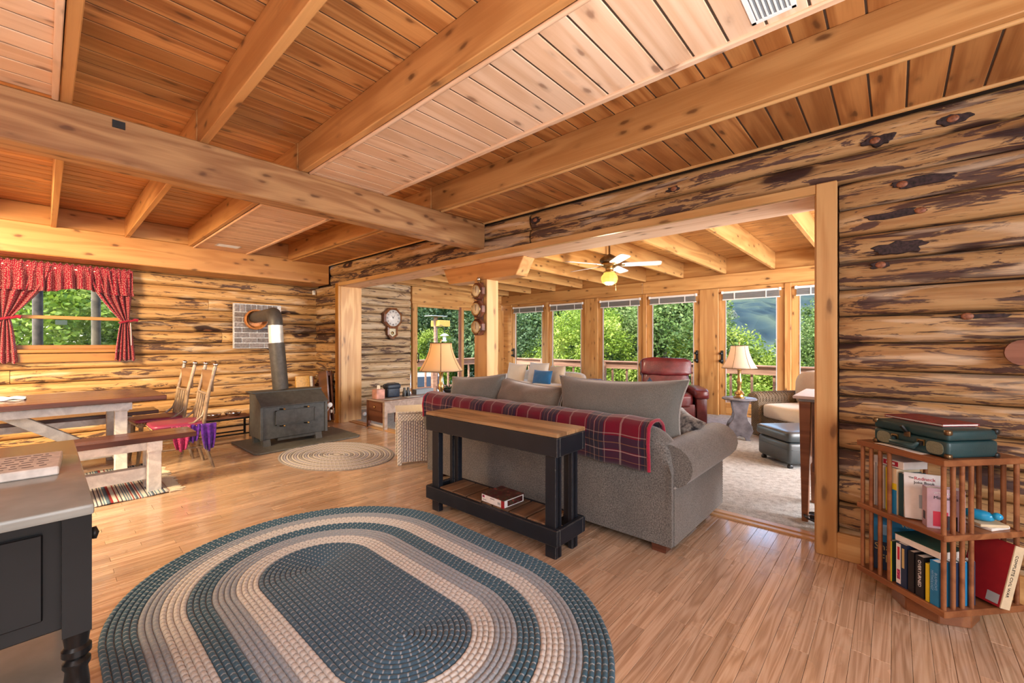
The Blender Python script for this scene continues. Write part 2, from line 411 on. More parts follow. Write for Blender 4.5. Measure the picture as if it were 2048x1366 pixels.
plain('speaker_cloth', (.18, .19, .13), .9, 0, .15, nscale=300); plain('plant_dark', (.02, .05, .022), .6); plain('purple_satin', (.09, .012, .26), .25, .2, .3, sheen=.3)
plain('pink_sequin', (.48, .05, .16), .3, .3, .5, nscale=120); plain('car_paint', (.62, .64, .66), .18, .5); plain('car_glass', (.01, .013, .015), .05); plain('tyre', (.012, .012, .012), .8)
plain('mauve_reed', (.36, .33, .37), .7, 0, .12); plain('stone_sign', (.66, .61, .56), .7, 0, .1); plain('sign_ink', (.12, .10, .09), .8); plain('mug_teal', (.05, .17, .16), .4)
plain('yellow_board', (.55, .29, .05), .45, 0, .1); plain('post_brown', (.10, .075, .045), .8, 0, .25, nscale=9); plain('deck_wood', (.30, .20, .14), .7, 0, .15); plain('gravel', (.35, .33, .30), .95, 0, .2, nscale=8)
wood('rail_wood', (.36, .20, .125), (.20, .095, .06), kn=.2, rough=.7, var=.1); plain('grass', (.09, .16, .03), .95, 0, .35, nscale=3)
plain('bark', (.085, .065, .05), .9, 0, .3, nscale=14); plain('stone_grey', (.30, .29, .27), .8)
def glow(name, col, strength, base=(.8, .7, .5)):
    t = NT(name); t.out(base, .4); t.set(t.b.inputs['Emission Color'], col); t.b.inputs['Emission Strength'].default_value = strength
glow('globe_glow', (1, .55, .09), .9, (.12, .08, .03))
def shade(name, col, em, st):
    t = NT(name); t.out(t.mix(t.noise(t.coord(), 200, 2), col, tuple(x*.92 for x in col)), .85, 0, .1)
    tl = t.n('ShaderNodeBsdfTranslucent'); t.set(tl.inputs[0], col); mx = t.n('ShaderNodeMixShader'); mx.inputs[0].default_value = .5
    out = t.t.nodes['Material Output']; t.t.links.new(t.b.outputs[0], mx.inputs[1]); t.t.links.new(tl.outputs[0], mx.inputs[2]); t.t.links.new(mx.outputs[0], out.inputs[0])
shade('shade_cream', (.80, .62, .40), None, 0); shade('shade_pale', (.80, .66, .55), None, 0)
def glass():
    t = NT('glass'); tr = t.n('ShaderNodeBsdfTransparent'); tr.inputs[0].default_value = (.96, .97, .96, 1); gl = t.n('ShaderNodeBsdfGlossy'); gl.inputs['Roughness'].default_value = .02
    fr = t.n('ShaderNodeFresnel'); fr.inputs[0].default_value = 1.07; mx = t.n('ShaderNodeMixShader')
    t.t.links.new(fr.outputs[0], mx.inputs[0]); t.t.links.new(tr.outputs[0], mx.inputs[1]); t.t.links.new(gl.outputs[0], mx.inputs[2])
    t.t.links.new(mx.outputs[0], t.t.nodes['Material Output'].inputs[0])
glass()
def leaf(name, a, b, c3):
    t = NT(name); at = t.n('ShaderNodeAttribute', attribute_name='tint').outputs['Fac']
    c = t.ramp(at, [(0, a), (.55, b), (1, c3)])
    c = t.vary(c, .12)
    t.out(c, .5, 0, .3)
    tl = t.n('ShaderNodeBsdfTranslucent'); t.set(tl.inputs[0], c); mx = t.n('ShaderNodeMixShader'); mx.inputs[0].default_value = .4
    out = t.t.nodes['Material Output']; t.t.links.new(t.b.outputs[0], mx.inputs[1]); t.t.links.new(tl.outputs[0], mx.inputs[2]); t.t.links.new(mx.outputs[0], out.inputs[0])
leaf('leaf_mid', (.03, .065, .014), (.115, .175, .04), (.32, .37, .14)); leaf('leaf_bright', (.06, .115, .012), (.215, .295, .03), (.46, .50, .13)); leaf('leaf_dark', (.02, .045, .02), (.07, .12, .045), (.20, .26, .11))
def hillmat():
    t = NT('forest_far'); co = t.coord('Object', False)
    f = t.vor(co, .16); g = t.noise(co, .03, 5, .65)
    c = t.ramp(t.math('ADD', t.math('MULTIPLY', f, .55), t.math('MULTIPLY', g, .6)), [(.25, (.012, .022, .03)), (.5, (.024, .038, .04)), (.8, (.05, .066, .048))])
    t.bump(f, 1, 3); t.out(c, .95, 0, .05)
hillmat()
for nm, col in dict(bk_white=(.74, .72, .70), bk_yellow=(.68, .52, .015), bk_blue=(.012, .20, .44), bk_navy=(.012, .028, .075), bk_black=(.012, .012, .016), bk_pink=(.50, .34, .40), bk_red=(.32, .012, .02), bk_teal=(.012, .05, .06), bk_cream=(.66, .54, .36), bk_green=(.02, .07, .05), bk_grey=(.38, .42, .45), ink=(.02, .015, .02), ink_red=(.5, .02, .05), ink_gold=(.55, .42, .18), ink_white=(.85, .85, .85), ink_blue=(.25, .5, .75)).items(): plain(nm, col, .45, 0, .05, nscale=25)
# ------------------------------------------------------------------ setting: floor
def struct(o): o['kind'] = 'structure'; return o
YW, YL, XF, YS = 3.13, 3.46, -7.35, 7.83
floor = struct(B(-7.6, 3.0, -3.2, 3.36, -.12, -.010).build('floor', 'subfloor'))
HP = .742, .6704
def proj(x, y, z):
    r = HP[0]*x+HP[1]*y; d = -HP[1]*x+HP[0]*y
    if d < .15: return None
    return 1024+848*r/d, 686-848*(z-1.25)/d, d
bw = .0615; boards = []; bmesh_cache = {}
x = -7.33; row = 0
while x < 2.2:
    y = 3.262
    first = True
    while y > -1.7:
        L = random.choice((.3, .45, .6, .75, .9, 1.05, 1.2, 1.5)) if not first else random.choice((.3, .6, .9, 1.2))
        first = False
        boards.append((x, y-L, L)); y -= L
    x += bw; row += 1
def bscore(b):
    best = 0
    n = 0
    for k in (.05, .3, .5, .7, .95):
        p = proj(b[0]+bw/2, b[1]+b[2]*k, 0)
        if p and -10 < p[0] < 2058 and p[1] < 1376: n += 1; best = max(best, 1/p[2]**2)
    return best*n*b[2]
boards.sort(key=bscore, reverse=True)
def board_mesh(L):
    if L not in bmesh_cache:
        mb = B(0, L-.0012, .0006, bw-.0006, -.010, 0)
        o = mb.build('floor_board', 'oak', None, bevel=.0009); bmesh_cache[L] = o.data; bpy.data.objects.remove(o)
    return bmesh_cache[L]
rest = MB()
for i, (bx, by, L) in enumerate(boards):
    if i < 300:
        inst(None, 'floor_board', floor, (bx+bw, by, random.uniform(-.0005, .0003)), PI/2, data=board_mesh(L))
    elif bscore((bx, by, L)) > 0 or bx > -7.4:
        rest.box(bx+.0008, bx+bw-.0008, by+.0008, by+L-.0008, -.010, random.uniform(-.0006, .0002))
# far boards: one joined part, grain along y
def oak_far():
    t = NT('oak_far'); co = t.coord('Object', False)
    x_, y_, z_ = t.sep(co)
    cell = t.math('FLOOR', t.math('DIVIDE', t.math('ADD', x_, 7.33), bw))
    wn_ = t.n('ShaderNodeTexWhiteNoise', noise_dimensions='2D'); cb = t.n('ShaderNodeCombineXYZ'); t.set(cb.inputs[0], cell)
    t.set(cb.inputs[1], t.math('FLOOR', t.math('ADD', t.math('MULTIPLY', y_, 1.1), t.math('MULTIPLY', cell, .37)))); t.set(wn_.inputs['Vector'], cb.outputs[0])
    fine = t.noise(t.sc(co, (170, 4, 170)), 1, 3, .65)
    c = t.ramp(fine, [(.2, (.37, .225, .135)), (.5, (.53, .355, .235)), (.8, (.63, .455, .325))])
    v = t.n('ShaderNodeVectorMath', operation='SCALE'); t.set(v.inputs[0], c); t.set(v.inputs['Scale'], t.math('MULTIPLY_ADD', wn_.outputs[0], .3, .85))
    t.out(v.outputs[0], .25, 0, .5, .55, coat_rough=.09)
oak_far()
tag(rest.build('floor_boards_far', 'oak_far', floor, fix=False), kind='stuff')
carpet_o = struct(B(-7.35, 2.7, 3.36, 7.83, -.12, .012).build('floor_sunroom', 'carpet'))
tr = struct(B(-6.46, -.34, 3.262, 3.31, -.01, .010).build('trim_1', 'threshold', bevel=.004)); tag(tr, 'flat oak threshold strip across the wide opening')
tr = struct(B(-6.46, -.34, 3.312, 3.375, -.01, .016).build('trim_2', 'threshold', bevel=.005))
# ------------------------------------------------------------------ logs
log_n = [0]
def log_piece(parent, L, h, loc, rz, depth=.075, back=.09, mat='log'):
    """log with its length on local x, face towards local -y, z up from loc"""
    nx = max(2, int(L/.11)); npf = 9; mb = MB(); sd = log_n[0]*3.7; log_n[0] += 1
    v = []; f = []
    for i in range(nx+1):
        xx = L*i/nx
        hh = 1+.05*mnoise.noise(Vector((xx*1.3, sd, 0))); bb = 1+.16*mnoise.noise(Vector((xx*1.1, sd, 5)))
        end = min(1, min(i, nx-i)/1.5+.72)
        for k in range(npf):
            a = -PI/2*.98+PI*.98*k/(npf-1)
            r2 = 1+.05*mnoise.noise(Vector((xx*3, k*.9, sd)))
            v.append((xx, -depth*bb*end*r2*max(0, math.cos(a))**.62, h/2+h/2*math.sin(a)*hh*.985))
        v.append((xx, back, h*.97)); v.append((xx, back, h*.03))
    m = npf+2
    for i in range(nx):
        for k in range(m): f.append((i*m+k, i*m+(k+1) % m, (i+1)*m+(k+1) % m, (i+1)*m+k))
    mb.add(v, f, None, True)
    mb.f.append(list(range(m))[::-1]); mb.sm.append(False); mb.f.append([nx*m+k for k in range(m)]); mb.sm.append(False)
    return mb.build('log', mat, parent, loc=loc, rz=rz, angle=50)
LH = .1567
# right wall with the wide opening
wr = MB().box(-.26, 3.0, 3.20, 3.44, 0, 2.85).box(-7.35, -6.50, 3.20, 3.44, 0, 2.85).box(-6.50, -.26, 3.20, 3.44, 2.17, 2.85)
wall_right = struct(wr.build('wall_right', 'chink'))
for k in range(16):
    z = 2.503-LH*(k+1)
    if k < 2:
        log_piece(wall_right, 5.6, LH, (-2.60, YW+.072, z), 0); log_piece(wall_right, 4.24, LH, (-6.86, YW+.072, z), 0)
    else:
        zz = max(z, 0)
        log_piece(wall_right, 3.25, LH, (-.245, YW+.072, zz), 0)
        if k >= 2: log_piece(wall_right, .92, LH, (-7.45, YW+.072, zz), 0)
# a sawn log end shows on the wall at the right edge of the picture
mb = MB(); mb.lathe([(0, 0), (.05, 0), (.058, .01), (.06, .06)], 20, m=Matrix.Rotation(PI/2, 4, 'X'))
e = mb.build('log_end', 'redwood', wall_right, loc=(.445, YW-.01, 1.205))
# knots and bark scars that stand proud of the logs
def scar(x, z, w, h, knot, sd):
    rd = random.Random(sd); pts = []
    for k in range(26):
        a = 2*PI*k/26; rr = 1+.38*mnoise.noise(Vector((math.cos(a)*1.7+sd*3, math.sin(a)*1.7, sd)))+.12*rd.uniform(-1, 1)
        pts.append((w/2*rr*math.cos(a), h/2*rr*math.sin(a)))
    b_ = MB().prism(pts, -.004, .05, 'y').build('bark_scar', 'bark_scar', wall_right, bevel=.003, loc=(x, YW+.0, z))
    if knot is not None:
        mb = MB(); sell(mb, (knot*w/2, -.003, 0), (.024, .008, .018), 1, 1, 18, 10); k_ = mb.build('knot', 'knot_red', b_)
plain('bark_scar', (.03, .015, .016), .75, 0, .5, nscale=60); plain('knot_red', (.24, .085, .04), .5, 0, .25, nscale=90)
for q in ((.10, 2.112, .26, .05, -.55, 1), (0.0, 1.955, .25, .042, .8, 2), (.02, 1.772, .22, .07, None, 3), (-.06, 1.685, .085, .04, 0, 4), (-.07, 2.385, .14, .055, -.2, 5), (.22, 2.40, .14, .05, 0, 6), (-1.22, 2.39, .11, .035, .1, 7), (-2.53, 2.415, .16, .055, 0, 8), (.31, 1.385, .2, .024, -.4, 9)): scar(*q)
# far wall with the window
WY0, WY1, WZ0, WZ1 = -.30, .70, 1.165, 2.03
wf = MB().box(XF-.25, XF-.06, -3.2, WY0, 0, 2.6).box(XF-.25, XF-.06, WY1, 3.30, 0, 2.6).box(XF-.25, XF-.06, WY0, WY1, 0, WZ0).box(XF-.25, XF-.06, WY0, WY1, WZ1, 2.6)
wall_far = struct(wf.build('wall_far', 'chink'))
for k in range(15):
    z = 2.35-LH*(k+1)
    spans = [(-2.2, 3.19)]
    if z+LH > WZ0 and z < WZ1: spans = [(-2.2, WY0-.04), (WY1+.04, 3.19)]
    if k == 3 or k == 9: spans = [(a, b) for a, b in spans]
    out = []
    for a, b in spans:
        if b-a > 2.0:
            c = a+(b-a)*random.uniform(.35, .65) if k % 3 == 0 else None
            out += [(a, c), (c+.004, b)] if c else [(a, b)]
        else: out.append((a, b))
    for a, b in out: log_piece(wall_far, b-a, LH, (XF-.07, a, z), PI/2, mat='log_warm')
# clock wall: the same wall seen through the opening
wc = MB().box(XF-.25, XF-.06, 3.44, 5.08, 0, 2.7).box(XF-.25, XF-.06, 5.08, 7.95, 2.42, 2.75)
wall_clock = struct(wc.build('wall_sunroom_left', 'chink'))
for k in range(16):
    z = 2.44-LH*(k+1)
    log_piece(wall_clock, 1.60, LH, (XF-.07, 3.46, z), PI/2, mat='log_pale')
# unseen walls that close the room
for nm, b in dict(wall_left=(-7.6, 3.0, -3.4, -3.2), wall_back=(3.0, 3.2, -3.4, 3.44)).items(): struct(B(*b, 0, 2.75).build(nm, 'pine_trim'))
struct(B(2.6, 2.8, 3.44, 7.95, 0, 2.75).build('wall_sunroom_right', 'pine_trim'))
struct(B(-7.35, -.25, YL-.02, YL, 2.17, 2.75).build('wall_sunroom_near', 'pine_sun')); struct(B(-.25, 2.6, YL-.02, YL, 0, 2.75).build('wall_sunroom_corner', 'pine_trim'))
# ------------------------------------------------------------------ opening: casings, jambs, post, corbel, baseboard
def W(name, x0, x1, y0, y1, z0, z1, mat, parent=None, ax=None, bevel=.004, struct_=True):
    """board with its grain along the longest (or given) axis, origin at its corner"""
    d = (x1-x0, y1-y0, z1-z0); ax = ax or 'xyz'[max(range(3), key=lambda i: d[i])]
    if ax == 'x': o = B(0, d[0], 0, d[1], 0, d[2]).build(name, mat, parent, bevel=bevel, loc=(x0, y0, z0))
    elif ax == 'y': o = B(0, d[1], 0, d[0], 0, d[2]).build(name, mat, parent, bevel=bevel, loc=(x1, y0, z0), rz=PI/2)
    else: o = B(0, d[2], 0, d[1], 0, d[0]).build(name, mat, parent, bevel=bevel, loc=(x1, y0, z0), rot=(0, -PI/2, 0))
    if parent is None and struct_: struct(o)
    return o
W('trim_3', -.35, -.25, 3.085, 3.13, 0, 2.195, 'pine_trim'); W('trim_4', -6.55, -6.44, 3.09, 3.13, 0, 2.195, 'trim_honey')
W('trim_5', -6.44, -.35, 3.09, 3.13, 2.14, 2.195, 'pine_trim')
W('trim_6', -6.46, -6.435, 3.13, 3.475, 0, 2.14, 'pine_trim'); W('trim_7', -.362, -.34, 3.13, 3.475, 0, 2.14, 'pine_trim'); W('trim_8', -6.46, -.34, 3.13, 3.475, 2.14, 2.17, 'header_gloss')
W('baseboard_right', -.25, 3.0, 3.085, 3.115, 0, .15, 'pine_trim'); W('baseboard_corner', -7.28, -6.55, 3.085, 3.115, 0, .13, 'pine_joist')
pst = W('wall_post', -3.54, -3.335, 3.28, 3.46, 0, 1.955, 'pine_trim'); tag(pst, 'square pine post under the wide opening')
mb = MB().prism([(-4.09, 2.14), (-3.99, 1.955), (-2.91, 1.955), (-2.80, 2.14)], 3.28, 3.46)
struct(mb.build('trim_corbel', 'pine_joist', bevel=.006))
# ------------------------------------------------------------------ main ceiling
ceil = struct(B(-7.6, 3.0, -3.3, 3.2, 2.765, 2.85).build('ceiling', 'subfloor'))
ZJ, ZC, PW = 2.51, 2.742, .1405
def plank_src(L, w=PW, t=.018, mat='pine_ceiling'):
    key = (L, w, mat)
    if key not in bmesh_cache:
        o = B(0, L-.002, .0045, w-.0045, 0, t).build('plank', mat, None, bevel=.0025); bmesh_cache[key] = o.data; bpy.data.objects.remove(o)
    return bmesh_cache[key]
nx = int((1.7+6.84)/PW)
for i in range(nx):
    x = -6.84+PW*(i+1)
    inst(None, 'ceiling_plank', ceil, (x, -2.6, ZC), PI/2, data=plank_src(5.74))
    if x < .9: inst(None, 'soffit_plank', ceil, (x, 1.335, ZJ), PI/2, data=plank_src(.60, mat='pine_soffit'))
    if x < 1.2: inst(None, 'soffit_plank', ceil, (x, 2.55, ZJ), PI/2, data=plank_src(.58))
for i in range(24):
    inst(None, 'soffit_plank', ceil, (-3.22+PW*(i+1), -1.45, ZJ+.01), PI/2, data=plank_src(1.49, mat='pine_soffit'))
gf = MB()
for i in range(nx+1):
    x = -6.84+PW*i
    gf.box(x-.0043, x+.0043, -2.6, 3.13, ZC+.0035, ZC+.012)
    if x < .9: gf.box(x-.0043, x+.0043, 1.336, 1.93, ZJ+.0035, ZJ+.012)
    if x < 1.2: gf.box(x-.0043, x+.0043, 2.552, 3.12, ZJ+.0035, ZJ+.012)
for i in range(25): gf.box(-3.22+PW*i-.0043, -3.22+PW*i+.0043, -1.45, .035, ZJ+.0135, ZJ+.022)
tag(gf.build('groove_tongue', 'chink', ceil, fix=False), kind='stuff')
for yj in (-1.16, -.55, .06, .66, 1.275, 1.89, 2.5):
    a = .0 if yj not in (.66, 1.275, 2.5) else .0
    W('joist', -3.30, 2.9, yj, yj+.045, ZJ+(.001 if yj not in (1.89,) else .03), ZC, 'pine_joist', ceil)
    W('joist', -6.84, -3.303, yj-.004, yj+.041, ZJ+(.001 if yj not in (1.89,) else .03), ZC, 'pine_joist', ceil)
W('beam', -3.38, -3.22, -3.2, 3.14, 2.245, ZJ, 'pine_beam', ceil, bevel=.008)
bp = W('beam_plate', -3.2195, -3.214, .258, .312, 2.448, 2.49, 'dark_metal', ceil, ax='y', bevel=.001); bp['label'] = 'small dark metal plate on the beam'
W('wall_beam', XF, -6.82, -3.2, 3.12, 2.2, 2.532, 'pine_joist', ceil, bevel=.01)
W('rim_board', -6.88, -6.84, -3.2, 3.13, 2.534, ZC, 'pine_joist', ceil)
def trimrod(p0, p1, r=.012, mat='pine_trim', parent=None, name='trim_strip'):
    return MB().tube([p0, p1], r, 8).build(name, mat, parent)
for a, b in ((-6.82, -3.39), (-3.21, 2.4)):
    W('trim_strip', a, b, 1.925, 1.965, ZJ-.012, ZJ+.03, 'pine_soffit', ceil, bevel=.006); W('trim_strip', a, b, 1.965, 1.98, ZJ+.0, ZC, 'pine_ceiling', ceil)
    trimrod((a, 1.330, ZJ-.004), (b, 1.330, ZJ-.004), .012, 'pine_soffit', ceil); trimrod((a, 2.553, ZJ-.004), (b, 2.553, ZJ-.004), .012, 'pine_trim', ceil)
    trimrod((a, 3.112, ZJ-.003), (b, 3.112, ZJ-.003), .013, 'pine_trim', ceil)
W('trim_strip', -3.21, .6, .030, .055, ZJ-.01, ZJ+.03, 'pine_soffit', ceil)
def register(name, x0, x1, y0, y1, z, label):
    t = tag(thing(name, label, 'air vent', ((x0+x1)/2, (y0+y1)/2, z)), kind='thing')
    w, h = (x1-x0)/2, (y1-y0)/2
    f = MB(); f.box(-w, w, -h, -h+.018, -.006, 0); f.box(-w, w, h-.018, h, -.006, 0); f.box(-w, -w+.018, -h, h, -.006, 0); f.box(w-.018, w, -h, h, -.006, 0)
    f.build('frame', 'white_plastic', t, bevel=.002)
    B(-w+.015, w-.015, -h+.015, h-.015, -.002, -.0005).build('backing', 'slat_grey', t)
    n = 7; lx = w > h
    for k in range(n):
        q = -1+2*(k+.5)/n
        if lx: B(-w+.018, w-.018, q*(h-.018)-.003, q*(h-.018)+.003, -.006, -.002).build('slat', 'white_plastic', t)
        else: B(q*(w-.018)-.003, q*(w-.018)+.003, -h+.018, h-.018, -.006, -.002).build('slat', 'white_plastic', t)
register('ceiling_vent', -.42, -.27, 1.60, 1.885, ZJ-.0005, 'white slatted air register in the pale soffit above the sofa')
register('ceiling_vent', -6.50, -6.36, 1.48, 1.75, ZJ-.0005, 'white slatted air register in the soffit near the curtained window wall')
# ------------------------------------------------------------------ sunroom ceiling
sc_ = struct(B(-7.6, 2.8, 3.42, 7.95, 2.71, 2.85).build('ceiling_sunroom', 'subfloor'))
y = 3.46
while y < 7.80:
    cut = random.choice((-4.5, -3.0, -1.5, 0))
    for a, b in ((-7.35, cut), (cut, 2.6)): inst(None, 'ceiling_plank', sc_, (a, y, 2.69), 0, data=plank_src(round(b-a, 2), .1085, .018, 'pine_sun'))
    y += .1085
for k in range(-3, 9):
    xj = -1.43-.715*k
    if -7.3 < xj < 2.5: W('joist', xj-.022, xj+.022, 3.462, 7.78, 2.42, 2.69, 'pine_sun', sc_)
W('header_beam', -7.35, -3.6, 7.72, 7.95, 2.19, 2.412, 'pine_sun', sc_, bevel=.006); W('header_beam', -3.597, 2.6, 7.72, 7.95, 2.19, 2.412, 'pine_sun', sc_, bevel=.006)
W('rim_board', -7.35, 2.6, 7.78, 7.83, 2.414, 2.69, 'pine_sun', sc_)
W('header_beam', XF-.10, XF+.02, 5.07, 7.72, 2.06, 2.415, 'pine_sun', sc_, bevel=.006)
W('joist', XF-.02, XF+.03, 3.47, 7.78, 2.42, 2.69, 'pine_sun', sc_)
# ------------------------------------------------------------------ french doors along the outer wall
GL = [(-6.94, -6.11), (-5.81, -5.04), (-4.51, -3.73), (-3.44, -2.67), (-2.145, -1.39), (-1.09, -.33), (.36, 1.12), (1.42, 2.18)]
win_wall = struct(MB().box(-7.6, 2.8, 7.86, 7.95, 2.40, 2.75).box(-7.6, -7.06, 7.79, 7.9, 0, 2.19).build('wall_sunroom_outer', 'pine_sun'))
def door_leaf(k, g0, g1):
    x0, x1 = g0-.105, g1+.105
    d = struct(W('door_%d' % k, x0, x0+.105, YS-.02, YS+.03, .02, 2.11, 'pine_sun')); d['label'] = 'glazed pine door leaf in the sunroom wall'
    # stile mesh carries the door; other members are its parts
    inv = d.matrix_basis.inverted()
    def part(o): o.parent = d; o.matrix_parent_inverse = inv; return o
    part(W('stile', g1, x1, YS-.02, YS+.03, .02, 2.11, 'pine_sun', struct_=False)); part(W('rail', g0, g1, YS-.02, YS+.03, 2.0, 2.11, 'pine_sun', struct_=False)); part(W('rail', g0, g1, YS-.02, YS+.03, .02, .24, 'pine_sun', struct_=False))
    part(B(g0, g1, YS+.002, YS+.008, .24, 2.0).build('pane', 'glass'))
    b = MB(); 
    for q0, q1 in ((g0, g0+.012), (g1-.012, g1)): b.box(q0, q1, YS-.026, YS-.018, .24, 2.0)
    b.box(g0, g1, YS-.026, YS-.018, 1.988, 2.0); part(b.build('glazing_bead', 'white_blade'))
    def hw(xc):
        m = B(xc-.022, xc+.022, YS-.032, YS-.02, .90, 1.12).build('lock_plate', 'dark_metal', bevel=.008, seg=2); part(m)
        for zz, rr in ((1.07, .024), (.945, .027)):
            part(MB().lathe([(rr, 0), (rr, .012), (rr*.5, .02), (rr*.5, .045), (rr, .055), (rr*.9, .07), (0, .074)], 14, (0, 0, 0), Matrix.Rotation(PI/2, 4, 'X')).build('knob', 'dark_metal', loc=(xc, YS-.032, zz)))
    if k == 1: hw(g0-.05)
    if k == 4: hw(g1+.055)
    if k == 5:
        hw(g0-.055)
        for zz in (.32, 1.05, 1.85): part(B(x1-.008, x1+.012, YS-.03, YS-.018, zz, zz+.1).build('hinge', 'brass'))
    return d
prev = -7.06
for k, (a, b) in enumerate(GL):
    door_leaf(k+1, a, b)
    x0 = a-.105
    if x0-prev > .004: W('trim_post', prev+.002, x0-.002, YS-.05, YS+.07, 0, 2.188, 'pine_sun')
    prev = b+.105
W('trim_post', prev+.002, 2.6, YS-.05, YS+.07, 0, 2.188, 'pine_sun')
W('trim_head', -7.06, 2.29, YS-.03, YS+.05, 2.113, 2.189, 'pine_sun')
names = ('beside the sliding door corner', 'left of the broad log post', 'just right of the broad log post', 'above the red recliner', 'above the lamp on the grey end table', 'at the right jamb of the opening')
for k, (a, b) in enumerate(GL[:6]):
    t = thing('window_blind', 'raised white blind on the glazed door '+names[k], 'blind', ((a+b)/2, YS-.028, 1.975), 0, 'raised blinds on the glazed doors')
    w = (b-a)/2+.045
    B(-w, w, -.03, 0, .115, .15).build('head_rail', 'white_plastic', t, bevel=.003)
    B(-w, w, -.03, -.002, 0, .018).build('bottom_rail', 'white_plastic', t, bevel=.004)
    s_ = B(-w+.01, w-.01, -.028, -.004, 0, .006).build('slat', 'slat_grey', t, loc=(0, 0, .022))
    for q in range(1, 9): inst(s_, 'slat', t, (0, 0, .022+.0108*q))
    for q in (-.55, .55): B(q*w-.008, q*w+.008, -.033, -.029, 0, .12).build('ladder_tape', 'white_plastic', t)
    for q in (-1, 1): B(q*w-.015, q*w+.015, -.036, .004, .108, .156).build('bracket', 'white_plastic', t, bevel=.002)
# ------------------------------------------------------------------ sliding door in the left sunroom wall
sd = struct(W('door_9', XF-.04, XF+.03, 5.075, 5.165, 0, 2.06, 'pine_sun')); sd['label'] = 'sliding glass door with wooden frame'
inv = sd.matrix_basis.inverted()
def sp(o): o.parent = sd; o.matrix_parent_inverse = inv; return o
for nm, a, b, m, dx in (('stile', 5.165, 5.20, 'pine_sun', 0), ('stile', 6.335, 6.40, 'redwood', 0), ('stile', 6.405, 6.50, 'pine_sun', -.03), ('stile', 7.42, 7.52, 'pine_sun', -.03), ('stile', 7.53, 7.78, 'pine_sun', .02)):
    sp(W(nm, XF-.02+dx, XF+.02+dx, a, b, .03, 2.06, m, struct_=False))
sp(W('rail', XF-.02, XF+.02, 5.2, 6.335, 2.0, 2.06, 'pine_sun', struct_=False)); sp(W('rail', XF-.02, XF+.02, 5.2, 6.335, .03, .12, 'pine_sun', struct_=False)); sp(W('rail', XF-.05, XF-.01, 6.5, 7.42, 2.0, 2.06, 'pine_sun', struct_=False)); sp(W('rail', XF-.05, XF-.01, 6.5, 7.42, .03, .12, 'pine_sun', struct_=False))
sp(B(XF-.003, XF+.003, 5.2, 6.335, .12, 2.0).build('pane', 'glass')); sp(B(XF-.033, XF-.027, 6.5, 7.42, .12, 2.0).build('pane', 'glass'))
sp(MB().tube([(XF+.03, 5.19, 1.04), (XF+.07, 5.19, 1.03), (XF+.07, 5.19, .86), (XF+.03, 5.19, .85)], .012, 8).build('handle', 'dark_metal'))
# ------------------------------------------------------------------ window in the far wall
wdw = struct(W('window_1', XF-.20, XF+.04, WY0-.05, WY0+.02, WZ0, WZ1, 'trim_honey')); wdw['label'] = 'small double-hung window behind red curtains'
inv2 = wdw.matrix_basis.inverted()
def wp(o): o.parent = wdw; o.matrix_parent_inverse = inv2; return o
wp(W('jamb', XF-.20, XF+.04, WY1-.02, WY1+.05, WZ0, WZ1, 'trim_honey', struct_=False)); wp(W('jamb', XF-.20, XF+.04, WY0, WY1, WZ1-.05, WZ1+.03, 'trim_honey', struct_=False))
wp(W('sill', XF-.20, XF+.09, WY0-.08, WY1+.03, WZ0-.03, WZ0+.01, 'trim_honey', ax='y', struct_=False)); wp(W('apron', XF+.0, XF+.05, WY0-.06, WY1+.0, WZ0-.14, WZ0-.035, 'trim_honey', struct_=False))
wp(W('sash_rail', XF-.12, XF-.08, WY0, WY1, 1.535, 1.575, 'trim_honey', struct_=False)); wp(W('sash_rail', XF-.12, XF-.06, WY0, WY1, WZ0+.01, WZ0+.06, 'trim_honey', struct_=False))
wp(B(XF-.105, XF-.10, WY0, WY1, WZ0+.06, 1.535).build('pane', 'glass')); wp(B(XF-.105, XF-.10, WY0, WY1, 1.575, WZ1-.05).build('pane', 'glass'))
wp(B(XF-.099, XF-.098, .10, .20, 1.47, 1.525).build('sticker', 'bk_teal'))
# ------------------------------------------------------------------ outside: ground, hill, deck, railings, trees, car, feeders
def gz(x, y): return -1.95-.16*max(0, y-10)-.02*max(0, -x-22)
mb = MB(); mb.grid(lambda u, v: (-70+100*u, -20+75*v, gz(-70+100*u, -20+75*v)+.25*mnoise.noise(Vector((u*14, v*12, 3)))), 60, 50)
g = mb.build('ground', 'grass', None, fix=False); struct(g)
mb = MB()
def hill(u, v):
    x = -330+520*u; y = 95+190*v
    z = -16+ (98*v**.8)*(.80+.20*math.sin(u*5.2+1.1))+9*mnoise.noise(Vector((u*9, v*5, 1)))+3.5*mnoise.noise(Vector((u*40, v*22, 2)))
    return (x, y, z)
mb.grid(hill, 110, 60); struct(mb.build('hill', 'forest_far', None, fix=False))
deck = tag(thing('deck', 'weathered board deck outside the sunroom doors', 'deck', (0, 0, -.15)), kind='thing')
mb = MB(); mb.box(-9.7, 3, 8.0, 9.9, -.22, -.045); mb.box(-9.7, -7.62, 3.2, 8.0, -.22, -.045); mb.build('joist_frame', 'deck_wood', deck)
db = B(0, 12.7, 0, .13, -.04, 0).build('deck_board', 'deck_wood', deck, loc=(-9.7, 8.0, 0))
for k in range(1, 14): inst(db, 'deck_board', deck, (-9.7, 8.0+.1365*k, 0))
db2 = B(0, .13, 0, 4.79, -.04, 0).build('deck_board', 'deck_wood', deck, loc=(-9.7, 3.2, 0))
for k in range(1, 15): inst(db2, 'deck_board', deck, (-9.7+.1365*k, 3.2, 0))
